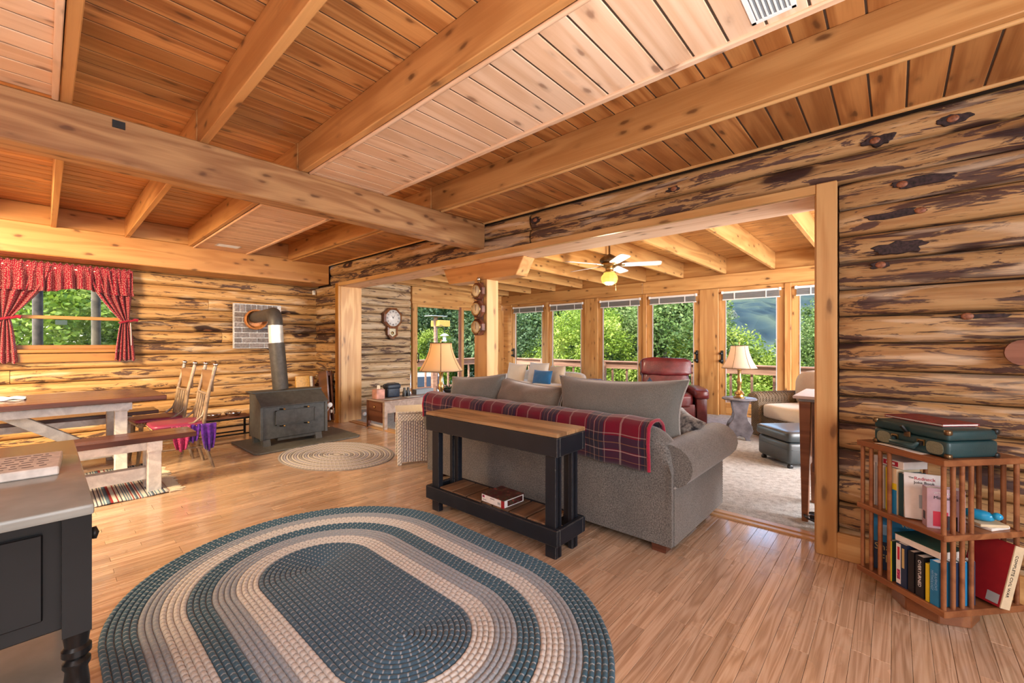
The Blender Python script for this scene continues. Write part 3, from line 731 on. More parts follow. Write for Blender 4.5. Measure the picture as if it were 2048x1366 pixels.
def railing(name, p0, L, rz, label):
    t = thing(name, label, 'railing', p0, rz)
    B(0, L, -.07, .07, .91, .945).build('top_rail', 'rail_wood', t, bevel=.005); B(0, L, -.02, .02, .75, .908).build('apron_rail', 'rail_wood', t); B(0, L, -.02, .02, .10, .19).build('bottom_rail', 'rail_wood', t)
    b = B(-.022, .022, .021, .06, .12, .86).build('baluster', 'rail_wood', t, loc=(.2, 0, 0))
    n = int(L/.40)
    for k in range(1, n): inst(b, 'baluster', t, (.2+.40*k, 0, 0))
    p = B(-.05, .05, -.045, .055, -.02, .908).build('post', 'rail_wood', t, loc=(.06, -.06, 0))
    for k in range(1, int(L/2)+1): inst(p, 'post', t, (min(L-.06, 2*k), -.06, 0))
railing('deck_railing', (-9.6, 9.8, -.15), 12.4, 0, 'reddish wood deck railing beyond the row of glazed doors')
railing('deck_railing', (-9.6, 3.3, -.15), 6.3, PI/2, 'wood deck railing seen through the sliding glass door')
# trees
def crown_mesh(seed, n=6500, clumps=46, lsz=.03):
    rd = random.Random(seed); v = []; f = []; tint = []
    cl = []
    for _ in range(clumps):
        a = rd.uniform(0, 2*PI); z = rd.uniform(-.9, 1); r = math.sqrt(max(0, 1-z*z))*rd.uniform(.55, .95)
        cl.append((Vector((r*math.cos(a), r*math.sin(a), z*.95)), rd.uniform(.16, .36), rd.uniform(0, .55)))
    for _ in range(n):
        c, s, tb = rd.choice(cl)
        d = Vector((rd.gauss(0, 1), rd.gauss(0, 1), rd.gauss(0, .8))); d = d.normalized()*s*rd.uniform(.5, 1.05)
        p = c+d; q = lsz*rd.uniform(.6, 1.3)
        x = Vector((rd.gauss(0, 1), rd.gauss(0, 1), rd.gauss(0, .6))).normalized(); y = x.cross(Vector((rd.gauss(0, 1), rd.gauss(0, 1), rd.gauss(0, 1)))).normalized()
        k = len(v); v += [p-x*q, p-y*q*.55, p+x*q, p+y*q*.55]; f.append((k, k+1, k+2, k+3)); tint.append(min(1, tb+rd.uniform(0, .5)))
    me = bpy.data.meshes.new('crown'); me.from_pydata(v, [], f)
    at = me.attributes.new('tint', 'FLOAT', 'FACE'); at.data.foreach_set('value', tint)
    return me
CM = {}
for i, (mname, cnt, ls) in enumerate((('leaf_mid', 20000, .027), ('leaf_bright', 20000, .028), ('leaf_dark', 20000, .027), ('leaf_mid', 20000, .026), ('leaf_bright', 20000, .028))):
    me = crown_mesh(40+i, cnt, 85, ls); me.materials.append(MAT[mname]); CM[i] = me
tm = MB().tube([(0, 0, 0), (.06, .03, .45), (-.02, .05, .8), (.05, 0, 1.0)], [.055, .042, .03, .02], 7)
tm.tube([(0, .02, .55), (.25, .1, .8), (.4, .15, 1.0)], [.025, .018, .008], 5); tm.tube([(0, .02, .6), (-.2, -.12, .85), (-.35, -.2, 1.05)], [.024, .016, .008], 5)
_t = tm.build('trunk', 'bark', None); TM = _t.data; bpy.data.objects.remove(_t)
PANES = ((950, 'the sliding glass door'), (1095, 'the door beside the corner'), (1185, 'the second door from the corner'), (1290, 'the door right of the broad post'), (1420, 'the door behind the recliner'), (1577, 'the door behind the end table'), (9999, 'the door at the right jamb'))
ORD = ('nearest', 'second nearest', 'third nearest', 'fourth nearest', 'fifth nearest', 'sixth nearest', 'farthest')
TREES = []
def tree(x, y, zc, r, kind, label, group, rzs=1.05): TREES.append((x, y, zc, r, kind, label, group, rzs))
def plant_trees():
    rank = {}
    for x, y, zc, r, kind, label, group, rzs in sorted(TREES, key=lambda q: q[0]**2+q[1]**2):
        p = proj(x, y, 1)
        pane = next(n_ for a, n_ in PANES if p[0] < a) if y > 6 else 'the curtained window'
        k = rank.get((label, pane), 0); rank[(label, pane)] = k+1
        tree_at(x, y, zc, r, kind, '%s, %s seen through %s' % (label, ORD[min(k, 6)], pane), group, rzs)
def tree_at(x, y, zc, r, kind, label, group, rzs=1.05):
    b = gz(x, y)-.1
    t = thing('tree', label, 'tree', (x, y, b), random.uniform(0, 6.28), group)
    inst(None, 'trunk', t, (0, 0, 0), data=TM, scale=(max(.8, r*.9), max(.8, r*.9), max(.5, zc-b)))
    inst(None, 'crown', t, (0, 0, zc-b), data=CM[kind], scale=(r, r, r*rzs))
LT = 'leafy green tree'; GT = 'woodland trees beyond the deck'
LB = 'bright lime green shrub'; GB = 'lime green shrubs below the deck'
LD = 'dark green tree'; GD = 'dark trees beyond the deck corner'
for x, y, z, r, k in ((-9.8, 15.5, 1.6, 2.8, 0), (-8.4, 19, 2.2, 3.4, 3), (-5.9, 14.6, .9, 2.4, 0), (-6.9, 16.4, 1.6, 2.6, 3), (-7.6, 20.5, 1.3, 2.6, 3), (-1.75, 16.5, .3, 1.6, 0), (-1.0, 18.5, .9, 2.0, 3), (.8, 16, .3, 2.3, 0), (-11.8, 21, 3.2, 4.2, 3), (-3.7, 21.5, -2.6, 2.6, 0), (3.5, 17, .4, 2.6, 3), (-11.5, 25, 2.6, 4.2, 0)):
    tree(x, y, z, r, k, LT, GT)
for x, y, z, r, k in ((-7.45, 11.9, .75, 1.55, 1), (-4.35, 14.6, -.3, 1.9, 4), (-3.5, 16.6, -1.35, 2.1, 1), (-6.0, 12.8, -1.1, 1.5, 4), (-3.4, 12.9, -1.45, 1.45, 1), (-1.6, 13.2, -1.5, 1.5, 4), (-4.8, 12.3, -1.5, 1.3, 1), (-8.6, 12.7, -1.0, 1.4, 4), (-.2, 13.4, -1.3, 1.5, 1), (-2.4, 14.7, -.9, 1.4, 4), (-10.6, 12.8, -.6, 1.3, 4)):
    tree(x, y, z, r, k, LB, GB)
for x, y, z, r, k in ((-12.6, 15.6, 1.8, 2.9, 2), (-14.5, 18.5, 2.8, 3.9, 2), (-11.2, 13.6, .6, 1.9, 2), (-24, 15.2, 2.0, 3.6, 2), (-23.5, 19, 2.6, 4.2, 0), (-28, 21, 3.6, 5.4, 2), (-19, 19, 2.4, 3.6, 2), (-29, 15.5, 3.0, 4.6, 2)):
    tree(x, y, z, r, k, LD, GD)
for x, y, z, r, k in ((-20.5, 15.8, .3, 1.6, 4), (-24.5, 17.2, -.3, 1.7, 1)):
    tree(x, y, z, r, k, 'lime green sapling', 'saplings behind the car')
for x, y, z, r, k in ((-14.5, -.6, 1.1, 2.2, 4), (-15.5, 1.3, 1.6, 2.6, 1), (-13.5, 2.4, .2, 1.7, 4), (-18, .4, 2.2, 3.6, 0), (-12.6, .5, -.5, 1.3, 1), (-19, 3.2, 1.4, 3, 3)):
    tree(x, y, z, r, k, 'sunlit green tree', 'trees outside the curtained window')
plant_trees()
for k, (yy, lab) in enumerate(((-.05, 'dark porch post left of centre outside the curtained window'), (.54, 'brown log porch post right of centre outside the curtained window'))):
    mb = MB().tube([(0, 0, 0), (.01, .005, 1.2), (0, 0, 3.6)], [.06, .055, .053], 12)
    mb.box(-.1, .1, -.1, .1, 0, .12)
    tag(mb.build('porch_post', 'bark' if k == 0 else 'post_brown', None, loc=(-9.0, yy, -1.0)), lab, 'post')
struct(B(-9.3, -7.62, -2.6, 2.6, -1.2, -.95).build('porch', 'deck_wood'))
# platform bird feeder on a post and a hanging feeder, seen through the sliding door
t = thing('bird_feeder', 'flat roofed wooden bird feeder on a tall post outside the sliding door', 'bird feeder', (-11.0, 8.50, gz(-11, 8.5)))
h = 2.10-gz(-11, 8.5)
B(-.045, .045, -.045, .045, 0, h).build('post', 'rail_wood', t); B(-.2, .2, -.30, .30, h, h+.025).build('roof_board', 'stone_grey', t, bevel=.005); B(-.22, .22, -.03, .42, h-.32, h-.12).build('seed_box', 'yellow_board', t, bevel=.01)
t = thing('lantern_feeder', 'hanging glass lantern feeder with domed lid on a hook by the deck', 'lantern', (-10.2, 8.22, 1.30))
MB().lathe([(.075, 0), (.08, .02), (.05, .03), (.05, .16), (.06, .17)], 14).build('body', 'galvanized', t); MB().lathe([(.14, .17), (.13, .185), (.07, .225), (.02, .24), (.0, .25)], 16).build('lid', 'stone_grey', t)
MB().tube([(0, 0, .25), (.0, .0, .42), (-.1, -.05, .50), (-.25, -.1, .46), (-.25, -.1, -3.2)], .01, 6).build('hook', 'dark_metal', t)
# parked car
t = thing('parked_car', 'silver car with a roof rack parked beyond the deck corner', 'car', (-18.6, 13.5, -2.02), math.radians(152))
prof = [(-2.2, .45), (-2.25, .85), (-2.1, 1.0), (-1.75, 1.08), (-1.35, 1.62), (-.9, 1.70), (.5, 1.68), (1.15, 1.12), (2.05, .98), (2.25, .75), (2.25, .45)]
MB().prism(prof, -.86, .86).build('body', 'car_paint', t, bevel=.06, seg=2)
for sgn in (-1, 1):
    y = .865*sgn
    MB().prism([(-1.5, 1.14), (-1.25, 1.56), (-.55, 1.6), (-.55, 1.14)], y-.006, y+.006).build('side_window', 'car_glass', t); MB().prism([(-.47, 1.14), (-.47, 1.6), (.45, 1.58), (.9, 1.14)], y-.006, y+.006).build('side_window', 'car_glass', t)
mb = MB(); mb.prism([(.585, 1.64), (1.13, 1.17), (1.17, 1.17), (.625, 1.65)], -.74, .74); mb.build('windshield', 'car_glass', t)
mb = MB(); mb.prism([(-1.80, 1.14), (-1.42, 1.59), (-1.45, 1.60), (-1.83, 1.15)], -.7, .7); mb.build('rear_window', 'car_glass', t)
rr = MB()
for y in (-.6, .6): rr.tube([(-1.0, y, 1.70), (-.95, y, 1.77), (.35, y, 1.76), (.4, y, 1.69)], .02, 6)
rr.tube([(-.6, -.62, 1.77), (-.6, .62, 1.77)], .018, 6); rr.tube([(.1, -.62, 1.77), (.1, .62, 1.77)], .018, 6); rr.build('roof_rack', 'dark_metal', t)
for x in (-1.35, 1.4):
    for y in (-.88, .72): MB().lathe([(.2, 0), (.33, 0), (.34, .03), (.34, .14), (.33, .16), (.2, .16)], 18, (0, 0, 0), Matrix.Rotation(-PI/2, 4, 'X')).build('wheel', 'tyre', t, loc=(x, y, .34))
B(-2.28, -2.24, -.7, .7, .75, .9).build('tail_light_bar', 'bk_red', t); B(2.24, 2.29, -.75, .75, .5, .62).build('bumper', 'tyre', t)
# ------------------------------------------------------------------ rugs
def braid_ring(half, r, w, h, step=.030, phase=0.0):
    """one stadium shaped braid: straight half length, offset radius r"""
    Ls = 2*half; P = 2*Ls+2*PI*r; n = max(16, int(round(P/step)))*6
    v = []; f = []; npf = 5; st_ = []
    for i in range(n):
        s = P*i/n
        if s < Ls: c = Vector((-half+s, r)); nr = Vector((0, 1))
        elif s < Ls+PI*r: a = PI/2-(s-Ls)/r; nr = Vector((math.cos(a), math.sin(a))); c = Vector((half, 0))+nr*r
        elif s < 2*Ls+PI*r: q = s-Ls-PI*r; c = Vector((half-q, -r)); nr = Vector((0, -1))
        else: a = -PI/2-(s-2*Ls-PI*r)/r; nr = Vector((math.cos(a), math.sin(a))); c = Vector((-half, 0))+nr*r
        ph = abs(math.sin(PI*(i/6.0+phase)))
        bz = h*(.72+.28*ph**.6); bww = w/2*(.90+.10*ph)
        for k in range(npf):
            a = PI*k/(npf-1)
            p = c+nr*(-math.cos(a)*bww); v.append((p.x, p.y, .001+bz*math.sin(a))); st_.append((1-ph)*(1 if k in (1, 2, 3) else .3))
    for i in range(n):
        j = (i+1) % n
        for k in range(npf-1): f.append((i*npf+k, j*npf+k, j*npf+k+1, i*npf+k+1))
    m_ = MB().add(v, f, None, True); m_.st = st_; return m_
def with_stitch(o, st_):
    at = o.data.attributes.new('stitch', 'FLOAT', 'POINT'); at.data.foreach_set('value', st_); return o
def braid_mat(name, a, b, fleck):
    t = NT(name); co = t.coord(k=3.0)
    d = t.n('ShaderNodeAttribute', attribute_name='stitch').outputs['Fac']; f = t.noise(co, 120, 2, .6)
    c = t.mix(f, a, b); c = t.mix(t.ramp(d, [(.6, 0.0), (.85, .6)]), c, fleck)
    t.bump(f, .35, .004); t.out(c, .95, 0, .1, 0, .2)
braid_mat('braid_teal', (.034, .088, .135), (.075, .16, .23), (.60, .66, .68)); braid_mat('braid_slate', (.042, .085, .13), (.085, .155, .225), (.56, .60, .64))
braid_mat('braid_grey', (.25, .285, .335), (.38, .425, .48), (.5, .53, .56)); braid_mat('braid_cream', (.54, .53, .52), (.74, .73, .71), (.14, .15, .17))
rug = thing('braided_rug', 'large oval blue, grey and cream braided rug in the foreground', 'rug', (-1.96, 1.03, 0))
RW = .0245
bands = [(12, 'braid_slate'), (4, 'braid_cream'), (4, 'braid_grey'), (4, 'braid_teal'), (4, 'braid_cream'), (3, 'braid_grey'), (5, 'braid_teal')]
r = RW/2; k = 0
for n_, m_ in bands:
    for q in range(n_):
        bm_ = braid_ring(.40, r, RW, .013, .034, phase=(k*.37) % 1); with_stitch(bm_.build('braid', m_, rug, fix=False), bm_.st); r += RW; k += 1
rug2 = thing('braided_rug', 'small oval grey beige braided rug beside the wood stove', 'rug', (-4.62, 2.20, 0), math.radians(8))
braid_mat('braid_beige', (.42, .37, .33), (.60, .55, .50), (.22, .20, .24)); braid_mat('braid_dun', (.19, .165, .155), (.30, .27, .25), (.6, .56, .54)); braid_mat('braid_mauve', (.25, .23, .27), (.38, .35, .40), (.62, .58, .56))
r = .0125
for k in range(22):
    mb = braid_ring(.18*0+.02, r, .0255, .011, .036, phase=(k*.41) % 1)
    o = mb.build('braid', ('braid_beige', 'braid_dun', 'braid_beige', 'braid_mauve')[k % 4], rug2, fix=False); with_stitch(o, mb.st); o.scale = (1.22, .95, 1); r += .0255
# rag rug under the dining table
rg = thing('rag_rug', 'striped multicolour rag rug with cream fringe under the dining table', 'rug', (-5.0, -.30, 0))
def ragmat():
    t = NT('rag'); co = t.coord('Object', False); x, y, z = t.sep(co)
    wn_ = t.n('ShaderNodeTexWhiteNoise', noise_dimensions='1D'); t.set(wn_.inputs['W'], t.math('FLOOR', t.math('MULTIPLY', y, 130)))
    c = t.ramp(wn_.outputs[0], [(0, (.55, .52, .48)), (.3, (.12, .19, .26)), (.5, (.62, .6, .56)), (.68, (.28, .035, .04)), (.78, (.08, .08, .11)), (.88, (.5, .5, .52))], 'CONSTANT')
    h = t.math('SINE', t.math('MULTIPLY', x, 420)); t.bump(h, .6, .004); t.out(c, .95, 0, .1)
ragmat()
mb = MB(); mb.grid(lambda u, v: (-.72+1.22*u, -1.0+2.02*v, .009+.004*math.sin(v*40)), 12, 60)
mb.build('weave', 'rag', rg, thick=.008)
random.seed(3)
fr = MB()
for k in range(46):
    x = -.72+1.22*k/45
    L = random.uniform(.07, .12); fr.tube([(x, 1.01, .008), (x+random.uniform(-.015, .015), 1.01+L*.5, .010), (x+random.uniform(-.03, .03), 1.01+L, .006)], [.012, .011, .005], 5)
tag(fr.build('fringe', 'fringe_cream', rg), 'cream tied fringe', kind='stuff')
# ------------------------------------------------------------------ sofa
SX0, SX1, SY0 = -3.28, -.96, 2.44
sofa = thing('sofa', 'large grey fabric sofa with rolled arm, seen from behind', 'sofa', ((SX0+SX1)/2, SY0, 0))
hw = (SX1-SX0)/2
# back: rolled top profile (y,z), extruded along x
pr = [(.0, .06), (.0, .56), (-.01, .64), (.0, .70), (.04, .735), (.10, .74), (.155, .72), (.18, .66), (.19, .5), (.22, .40), (.22, .06)]
def loft_back():
    xs_ = [-hw, -hw+.02, -hw+.05, -hw+.09, -hw+.13, -hw+.18]+[-hw+.18+(2*hw-.36)*k/16 for k in range(1, 16)]+[hw-.18, hw-.13, hw-.09, hw-.05, hw-.02, hw]
    v = []; f = []; n = len(pr)
    for x in xs_:
        e = max(0, (abs(x)-(hw-.18))/.18); q = .25+.75*math.sqrt(max(0, 1-e*e))
        for p in pr: v.append((x, p[0], p[1] if p[1] < .45 else .45+(p[1]-.45)*q))
    for i in range(len(xs_)-1):
        for k in range(n): f.append((i*n+k, i*n+(k+1) % n, (i+1)*n+(k+1) % n, (i+1)*n+k))
    f.append(tuple(range(n))); f.append(tuple((len(xs_)-1)*n+k for k in range(n)))
    return MB().add(v, f, None, True)
loft_back().build('back', 'sofa_grey', sofa, angle=45)
B(-hw+.06, hw-.06, .22, .93, .06, .30).build('seat_base', 'sofa_grey', sofa, bevel=.02, seg=2)
for sgn, nm in ((1, 'arm'), (-1, 'arm')):
    ap = [(-.10, .06), (-.10, .46)]
    for q in range(15):
        a = math.radians(205-q*290/14); ap.append((.018+.142*math.cos(a), .525+.128*math.sin(a)))
    ap += [(.055, .40), (.055, .06)]
    ap = [(sgn*p[0], p[1]) for p in ap]
    mb = MB()
    rows = 10; n = len(ap); v = []
    for i in range(rows+1):
        y = .03+.93*i/rows; sc = 1
        for p in ap: v.append((sgn*(hw-.05)+p[0]*(sc if p[1] > .4 else 1), y, p[1]*(1 if p[1] < .4 else (.965+.035*sc))))
    f = [tuple(range(n)), tuple(rows*n+q for q in range(n))]
    for i in range(rows):
        for q in range(n): f.append((i*n+q, i*n+(q+1) % n, (i+1)*n+(q+1) % n, (i+1)*n+q))
    mb.add(v, f, None, True); arm = mb.build(nm, 'sofa_grey', sofa, angle=50)
    mb = MB().tube([(sgn*(hw-.045+.055)*1.0, .02, .405), (sgn*(hw-.045+.055), .95, .405)], .006, 6); mb.build('welt', 'piping', arm)
    nails = MB()
    for q in range(18): sell(nails, (sgn*(hw-.05+.05), .962, .09+.018*q), (.007, .004, .007), 1, 1, 8, 5)
    if sgn > 0: tag(nails.build('nailhead_trim', 'brass_dark', arm), 'brass nailheads down the arm front', kind='stuff')
for k in range(3):
    mb = MB(); sell(mb, (-hw+.06+.373+k*.737, .60, .385), (.368, .36, .085), .35, .25); mb.build('seat_cushion', 'sofa_grey', sofa)
for x in (-hw+.10, hw-.09):
    for y in (.08, .80): mb = MB(); mb.prism([(-.04, 0), (.04, 0), (.05, .062), (-.05, .062)], -.045, .045); mb.build('foot', 'mahogany', sofa, loc=(x, y, 0))
def pil(name, mat, label, loc, w, h, t, rz=0, tilt=0, roll=0, wr=.15, seed=0, pinch=.1, pipe=None, cat='pillow'):
    th = thing(name, label, cat, loc, 0); th.rotation_euler = (math.radians(tilt), math.radians(roll), math.radians(rz))
    mb = MB(); pillow(mb, w, h, t, None, 22, pinch, wr, seed); mb.build('cover', mat, th)
    if pipe:
        pts = []
        for q in range(64):
            s = q/64*4; k = int(s); e = 2*(s-k)-1
            a, b = ((e, -1), (1, e), (-e, 1), (-1, -e))[k]
            q2 = pil_xy(a, b, w, h, pinch); pts.append((q2[0], 0, q2[1]))
        MB().tube(pts, .0065, 6, closed=True).build('piping', pipe, th)
    return th
pil('sofa_pillow', 'pillow_grey', 'big grey back pillow with pale piping at the right end of the sofa', (-1.52, 2.83, .73), 1.06, .55, .34, 2, -6, -1, .12, 2, .15, 'piping')
pil('sofa_pillow', 'pillow_brown', 'slumped brownish grey back pillow at the middle of the sofa', (-2.36, 2.80, .685), .74, .48, .28, -3, -12, 4, .35, 5, .12, 'piping')
pil('sofa_pillow', 'pillow_brown', 'small crumpled grey pillow tucked beside the slumped middle pillow', (-2.05, 3.05, .67), .46, .40, .18, 10, -16, -10, .3, 15, .1, 'piping')
pil('sofa_pillow', 'pillow_grey', 'grey back pillow at the left end of the sofa near the post', (-2.98, 2.80, .705), .74, .48, .26, 3, -8, -5, .2, 9, .11, 'piping')
pil('sofa_pillow', 'pattern_pillow', 'dark striped throw pillow resting on the sofa by the rolled arm', (-1.22, 3.12, .60), .44, .40, .15, -48, -50, 6, .1, 11, .1)
pil('sofa_pillow', 'pillow_blue', 'navy blue throw pillow behind the big grey sofa pillow', (-1.34, 3.02, .74), .42, .40, .14, -40, -14, 20, .1, 21, .1)
# plaid throw over the back
TX0, TX1 = SX0-.015, -1.085
prof = [(-.034, .56), (-.036, .62), (-.045, .67), (-.03, .745), (.01, .772), (.07, .778), (.125, .772), (.175, .74), (.197, .68), (.208, .60)]
acc = [0]
for a, b in zip(prof, prof[1:]): acc.append(acc[-1]+math.dist(a, b))
def thr(u, v):
    s = v*acc[-1]; k = 0
    while k < len(acc)-2 and s > acc[k+1]: k += 1
    f_ = (s-acc[k])/(acc[k+1]-acc[k]); a, b = prof[k], prof[k+1]
    y = a[0]+(b[0]-a[0])*f_; z = a[1]+(b[1]-a[1])*f_
    w = .006*math.sin(u*34+v*3)+.004*math.sin(u*71)
    drop = .075*u*max(0, 1-v*3.2)
    return (TX0+(TX1-TX0)*u, SY0+y+w*(1 if v < .4 else .3), z-drop+.003*math.sin(u*50))
throw = thing('plaid_throw', 'red, navy and white plaid throw folded over the sofa back', 'blanket', ((TX0+TX1)/2, SY0, .77))
def off(o): o.matrix_parent_inverse = Matrix.Translation(-o.parent.location); return o
mb = MB(); mb.grid(thr, 150, 30, uv=lambda u, v: ((TX1-TX0)*u-.167, v*acc[-1]+.118)); off(mb.build('cloth', 'plaid', throw, thick=.014))
for q_ in (0, 1): off(MB().tube([thr(q_, j/24) for j in range(25)], .012, 6).build('binding', 'throw_edge', throw))
# ------------------------------------------------------------------ sofa table behind it
ct = thing('console_table', 'narrow navy painted sofa table with worn plank top and slatted shelf', 'table', (-2.015, 2.085, 0), math.radians(.8))
hx, hy = .60, .15
for k in range(3): B(-hx, hx, -hy+.1*k+.001, -hy+.1*k+.099, .712, .735).build('top_plank', 'console_top', ct, bevel=.003)
ap = MB(); ap.box(-hx, hx, -hy, -hy+.03, .60, .711); ap.box(-hx, hx, hy-.03, hy, .60, .711); ap.box(-hx, -hx+.03, -hy+.03, hy-.03, .60, .711); ap.box(hx-.03, hx, -hy+.03, hy-.03, .60, .711); ap.build('apron', 'navy_paint', ct, bevel=.004)
lo = MB(); lo.box(-hx, hx, -hy, -hy+.03, .09, .185); lo.box(-hx, hx, hy-.03, hy, .09, .185); lo.box(-hx, -hx+.03, -hy+.03, hy-.03, .09, .185); lo.box(hx-.03, hx, -hy+.03, hy-.03, .09, .185); lo.build('shelf_frame', 'navy_paint', ct, bevel=.004)
for sx in (-1, 1):
    for sy in (-1, 1):
        x = sx*(hx-.072); y = sy*(hy-.055)
        MB().box(x-.038, x+.038, y-.022, y+.022, 0, .60).box(x+.022*sx-.016, x+.022*sx+.016, y-sy*.02-.02, y-sy*.02+.02, 0, .60).build('leg', 'navy_paint', ct, bevel=.003)
xs = -hx+.125
for k in range(7):
    w = .13 if k not in (3,) else .085
    B(0, hy*2-.066, 0, w, 0, .018).build('shelf_slat', 'console_slat', ct, bevel=.003, loc=(xs+w, -hy+.033, .172), rz=PI/2); xs += w+.016
pz = thing('puzzle_box', 'white sided jigsaw puzzle box with dark red picture lid on the slatted shelf', 'box', (-1.955, 2.07, .191), math.radians(-2))
B(-.105, .105, -.095, .095, 0, .048).build('base', 'ink_white', pz, bevel=.002)
def lidmat():
    t = NT('puzzle_lid'); co = t.coord(); f = t.vor(co, 34, out='Color'); g = t.noise(co, 30, 4)
    t.out(t.ramp(g, [(.3, (.015, .02, .012)), (.45, (.10, .01, .015)), (.56, (.05, .06, .035)), (.7, (.35, .05, .05))]), .35, 0, .5)
lidmat()
B(-.107, .107, -.097, .097, .048, .053).build('lid_picture', 'puzzle_lid', pz); B(.1055, .108, -.06, .08, .008, .042).build('side_picture', 'puzzle_lid', pz); B(.085, .1075, -.098, -.09, .001, .047).build('red_stripe', 'bk_red', pz)
for k, (x0, x1, z0, z1) in enumerate(((-.095, -.075, .028, .042), (-.02, .02, .034, .037), (-.09, -.06, .012, .018), (.05, .075, .015, .03))): B(x0, x1, -.0962, -.0952, z0, z1).build('print', ('pink_sequin', 'ink', 'bk_grey', 'bk_grey')[k], pz)
# ------------------------------------------------------------------ stove corner
pad = MB().prism([(-6.13, 1.57), (-5.29, 1.57), (-5.24, 1.62), (-5.27, 2.80), (-5.34, 2.86), (-6.13, 2.86)], 0, .022, 'z').build('hearth_pad', 'pad', None, bevel=.006)
tag(pad, 'flat grey stone hearth pad under the wood stove', 'hearth pad')
st = thing('wood_stove', 'dark grey iron wood stove with sloped front and small door', 'stove', (-5.75, 2.11, .022))
w2 = .385
body = [(-.215, .075), (.205, .075), (.205, .485), (-.0, .612), (-.215, .612)]
MB().prism(body, -w2, w2, 'y').build('firebox', 'iron', st, bevel=.006)
MB().prism([(-.245, .612), (-.0, .612), (.0, .628), (-.245, .628)], -w2-.035, w2+.035, 'y').build('top_plate', 'iron', st, bevel=.004)
MB().prism([(.235, .470), (.225, .458), (-.015, .606), (-.005, .618)], -w2-.006, w2+.02, 'y').build('slope_plate', 'iron', st, bevel=.003)
B(.195, .222, w2-.02, w2+.012, .075, .47).build('corner_bar', 'iron', st, bevel=.003); B(.195, .222, -w2-.012, -w2+.02, .075, .47).build('corner_bar', 'iron', st, bevel=.003)
dr = MB(); dr.box(.206, .226, -.235, .235, .232, .412); d_ = dr.build('door', 'iron', st, bevel=.004)
fr = MB()
for b in ((-.235, .235, .40, .412), (-.235, .235, .232, .244), (-.235, -.223, .232, .412), (.223, .235, .232, .412)): fr.box(.226, .236, *b)
fr.build('door_frame', 'iron', d_)
for y in (-.14, .145):
    for z in (.425, .222):
        k = MB().tube([(.206, y-.04, z), (.235, y-.02, z)], .008, 6).build('catch', 'dark_metal', d_)
        mb = MB(); sell(mb, (.242, y, z), (.014, .014, .014), 1, 1, 12, 8); mb.build('knob', 'brass', d_)
for y0, y1 in ((-w2+.02, -w2+.10), (w2-.14, w2-.06)):
    MB().prism([(-.19, -.0), (-.10, 0), (-.13, .076), (-.2, .076)], y0, y1, 'y').build('leg', 'iron', st); MB().prism([(.13, 0), (.23, 0), (.20, .076), (.12, .076)], y0, y1, 'y').build('leg', 'iron', st)
B(.05, .20, -.2, .26, .045, .074).build('ash_lip', 'iron', st)
g_ = MB().tube([(.1, w2, .30), (.13, w2+.05, .32), (.14, w2+.075, .37)], .007, 6).build('gauge_stem', 'galvanized', st)
MB().lathe([(.0, 0), (.032, 0), (.034, .006), (.032, .014), (0, .014)], 18, (0, 0, 0), Matrix.Rotation(PI/2, 4, 'Y')).build('gauge_dial', 'white_plastic', st, loc=(.135, w2+.08, .40))
fp = thing('flue_pipe', 'black stove flue with galvanized section and elbow into the wall', 'stove pipe', (-5.93, 2.075, .652))
MB().tube([(0, 0, 0), (-.01, -.02, .30), (-.02, -.045, .60)], .093, 22).build('lower_pipe', 'pipe_black', fp)
MB().tube([(-.02, -.045, .60), (-.025, -.055, .83)], .086, 22).build('collar_pipe', 'galvanized', fp)
MB().tube([(-.023, -.05, .72), (-.0232, -.0504, .726)], .0885, 22).build('seam', 'galvanized', fp)
el = [(-.025, -.055, .83)]
for k in range(6): a = PI/2*k/5; el.append((-.025-.14*(1-math.cos(a)), -.055+.02*(1-math.cos(a)), .84+.14*math.sin(a)))
MB().tube(el, .087, 22).build('elbow', 'pipe_black', fp)
MB().tube([el[-1], (-1.36, .10, .985)], .083, 20).build('wall_pipe', 'pipe_black', fp)
th = MB().lathe([(.10, -.05), (.15, -.05), (.155, 0), (.15, .06), (.138, .06), (.13, 0), (.10, -.02)], 30, (0, 0, 0), Matrix.Rotation(PI/2, 4, 'Y')).build('wall_thimble', 'copper', None, loc=(-7.22, 2.175, 1.605))
tag(th, 'round orange clay thimble ring where the flue enters the brick panel', 'thimble')
# brick panel
BY0, BY1, BZ0, BZ1 = 1.895, 2.548, 1.17, 1.842
bp = thing('brick_panel', 'grey brick panel set in the log wall behind the flue', 'brick panel', (-7.27, (BY0+BY1)/2, BZ0))
bw_ = BY1-BY0; bh_ = BZ1-BZ0
B(-.05, 0, -bw_/2, bw_/2, 0, bh_).build('mortar_bed', 'mortar', bp)
bm_ = {}
def brick(y0, y1, z0, z1):
    key = (round(y1-y0, 3), round(z1-z0, 3))
    if key not in bm_:
        o = B(0, .012, 0, y1-y0, 0, z1-z0).build('brick', 'brick_face', None, bevel=.004); bm_[key] = o.data; bpy.data.objects.remove(o)
    inst(None, 'brick', bp, (random.uniform(-.003, .001), y0, z0), data=bm_[key])
y = -bw_/2+.012
while y < bw_/2-.05: brick(y, y+.062, bh_-.118, bh_-.012); y += .0745
rows = 7; rh = (bh_-.13)/rows
for r_ in range(rows):
    y = -bw_/2+.012; z = .01+r_*rh; offs = .095 if r_ % 2 else 0
    first = True
    while y < bw_/2-.02:
        L = min(.19 if not (first and offs) else .09, bw_/2-.012-y); first = False
        if L > .02: brick(y, y+L, z, z+rh-.013)
        y += L+.013
